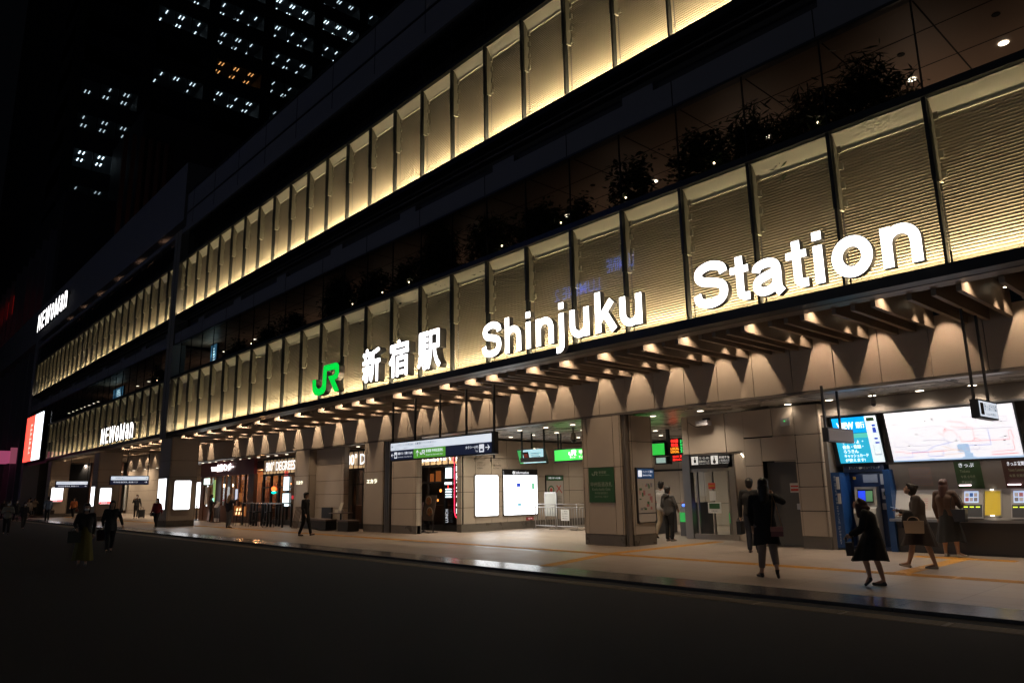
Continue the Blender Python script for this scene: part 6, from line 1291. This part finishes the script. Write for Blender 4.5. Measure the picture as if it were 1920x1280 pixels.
# glowing panels added in place of bluish reflections in the terrace glass
for (x, w_, h_, lab) in ((-58.9, 2.6, 1.1, "bluish glowing panel standing in for a terrace glass reflection left of the pilaster"), (-42.0 + 2.2, .8, 1.3, "narrow bluish panel standing in for a terrace glass reflection right of the pilaster")):
    t = thing("terrace_reflection_panel", (x, 14, 7.9), lab, "screen"); obj("frame", Bag().box(x - w_ / 2 - .06, x + w_ / 2 + .06, 14.0, 14.1, 8.3, 8.42 + h_, BLACK), t)
    b = Bag(); b.box(x - w_ / 2, x + w_ / 2, 13.98, 13.999, 8.36, 8.36 + h_, glow("reflection_steel_blue", (.05, .16, .28), .8))
    for i in range(7): b.box(x - w_ * .1, x + w_ * .42 - .04 * i * w_, 13.97, 13.979, 8.45 + h_ * .12 * i, 8.45 + h_ * .12 * i + h_ * .06, glow("reflection_ice", (.6, .85, 1), 1.6))
    obj("display", b, t); lamp('AREA', (x, 13.9, 9.0), 5, (.8, 1, .9), t, size=w_, sy=.3, rot=(R(180), 0, 0), name="reflection_panel_light")

# ------------------------------------------------------------------ office tower and far buildings
TW = mat("tower_cladding", (.03, .03, .034), .6); TG = glass("tower_glass", (.8, .85, .9), 1.5); TC = mat("tower_ceiling", (.5, .55, .58), .7)
TOW = thing("office_tower", (-105, 50, 0), "tall dark office tower behind the station with rows of lit office windows", "tower")
FH = 4.68; Z1 = 43.1; BW = 7.93; YB = 15.2; FW = 6.4
def fz(k): return Z1 + FH * k
b = Bag(); b.box(-150, -103, 14, 90, 0, 150, TW); obj("core", b, TOW)
for k in range(-3, 12):
    b = Bag(); b.box(-103, -95.0, 14, 90, fz(k), fz(k) + FH - 2.45, TW); obj("spandrel", b, TOW)
b = Bag(); b.box(-103, -95, 14, 90, 0, fz(-3) - 2.4, TW); obj("base", b, TOW)
for j in range(9):
    b = Bag(); y0 = YB + BW * j + FW; b.box(-103, -94.9, y0, y0 + BW - FW, 0, 95, TW); obj("pier", b, TOW)
b = Bag(); b.box(-103, -94.9, 14, YB, 0, 95, TW); obj("pier", b, TOW)
LIT = {}
for j, k, br, warm in ((0, 0, 1.0, 0), (0, 1, .14, 0), (0, 2, .18, 0), (0, -1, .05, 0), (1, 3, .35, 0), (1, 5, .6, 0), (1, 6, .5, 0), (2, 3, .4, 0), (2, 4, .3, 1), (2, 5, .3, 0), (2, 6, .5, 0), (3, 3, .1, 0), (3, 4, .25, 0), (3, 5, .35, 0), (3, 6, .5, 0), (3, 7, .9, 0), (4, 5, .5, 0), (4, 6, .6, 0), (4, 7, .9, 0), (2, 7, .4, 0), (5, 6, .5, 0), (5, 7, .5, 0), (5, 8, .5, 0), (4, 8, .4, 0), (6, 8, .4, 0), (1, 7, .3, 0), (3, 8, .4, 0)):
    random.seed(j * 17 + k)
    y0 = YB + BW * j; z = fz(k)
    wn = Bag(); wn.quad((-95.02, y0, z - 2.45), (-95.02, y0 + FW, z - 2.45), (-95.02, y0 + FW, z), (-95.02, y0, z), TG)
    wo = obj("window", wn, TOW)
    mb = Bag()
    for q in range(1, 3): mb.box(-95.1, -94.95, y0 + FW * q / 3 - .06, y0 + FW * q / 3 + .06, z - 2.45, z, TW)
    mb.box(-102.9, -95.2, y0, y0 + FW, z - .03, z, TC); mb.box(-102.95, -102.85, y0, y0 + FW, z - 2.4, z, TC)
    obj("window_frame", mb, wo)
    lb = Bag(); col_ = (1.0, .42, .12) if warm else (.78, .95, 1.0); mm = glow("office_lamp_%d_%d" % (int(br * 100), warm), col_, 0.4 + 4 * br)
    for q in range(3):
        for xx in (-96.1, -98.4):
            for dy in (-.22, .22):
                if random.random() < (.8 if br < .9 else .97) : yc = y0 + FW * (q + .5) / 3 + dy + (.25 if xx < -97 else 0); lb.box(xx - .42, xx + .42, yc - .045, yc + .045, z - .06, z - .035, mm)
    if lb.V: obj("office_lamps", lb, wo)
RB = mat("annex_brown", (.10, .05, .035), .6)
t = thing("annex_building", (-88, 30, 0), "dark annex with faint brown vertical ribs rising in front of the office tower", "building")
b = Bag(); b.box(-93, -80, 19.0, 44, 0, 43, TW); obj("wall", b, t); b = Bag()
for i in range(6): obj("rib", Bag().box(-80.0, -79.5, 17.2 + .8 * i, 17.6 + .8 * i, 0, 39.5, RB), t)
lamp('AREA', (-72, 22, 19), 55, (1.0, .5, .3), t, size=3, sy=3, rot=(0, R(130), 0), name="roof_glow")
t = thing("ribbed_building", (-130, 14, 0), "dark building with tall vertical ribs and red neon bits at the far left", "building")
b = Bag(); b.box(-170, -86, 13.5, 40, 0, 34, TW); obj("wall", b, t)
for i in range(14): obj("rib", Bag().box(-88.5 - 4.2 * i, -88.0 - 4.2 * i, 12.9, 13.5, 0, 30, mat("rib_grey", (.12, .115, .13), .6)), t)
b = Bag()
for i in range(10): b.box(-90.5 - 4.2 * i, -90.3 - 4.2 * i, 13.3, 13.49, 19.6 + (i % 3), 24 + (i % 3), glow("neon_dim_red", (.8, .03, .02), .35))
b.box(-128, -112, 13.3, 13.45, 25.5, 28, glow("red_board", (.5, .01, .005), .35)); obj("neon", b, t)
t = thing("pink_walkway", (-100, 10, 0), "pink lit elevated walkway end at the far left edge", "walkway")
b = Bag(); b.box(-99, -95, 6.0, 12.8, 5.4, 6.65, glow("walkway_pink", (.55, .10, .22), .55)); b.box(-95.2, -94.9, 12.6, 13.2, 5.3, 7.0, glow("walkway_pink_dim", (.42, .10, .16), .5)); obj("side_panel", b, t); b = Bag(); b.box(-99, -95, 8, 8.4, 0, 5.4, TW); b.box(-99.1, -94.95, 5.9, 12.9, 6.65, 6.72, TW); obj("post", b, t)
t = thing("street_shop", (-120, 12, 0), "small amber lit shop far down the street at the left edge", "shop"); b = Bag(); b.box(-122, -119, 12.7, 13.3, 0, 5, TW); obj("wall", b, t); b = Bag(); b.box(-121.8, -119.2, 12.6, 12.69, 1.0, 4.0, mat("x_shop", (.3, .15, .05), .6, 0, (1, .5, .15), .5, noise=.9, nscale=2)); obj("window", b, t)
# building across the street, reflected in the facade glass
t = thing("opposite_building", (-30, -34, 0), "department store across the street with blue lettering, seen only as a reflection", "building")
b = Bag(); b.box(-95, 30, -60, -32.2, 0, 38, mat("opposite_wall", (.12, .11, .11), .6)); obj("wall", b, t)
for i in range(14): obj("fill_panel", Bag().box(-93 + 8.6 * i, -86 + 8.6 * i, -32.19, -32.1, .6, 4.6, glow("street_fill_light", (.85, .9, 1.0), OPP_FILL)), t)  # glowing panels added as front fill light for road and facade
LB = glow("blue_letter_light", (.08, .25, 1.0), 8.0)
b = Bag(); text(b, "LUMINE 2", (-48.5, -32.0, 22.3), 6.8, 1.4, LB, ux=(-1, 0, 0), bold=.02); text(b, "LUMINE", (-43.1, -31.0, 23.4), 3.6, 1.5, LB, ux=(-1, 0, 0), bold=.02); obj("lettering", b, t)
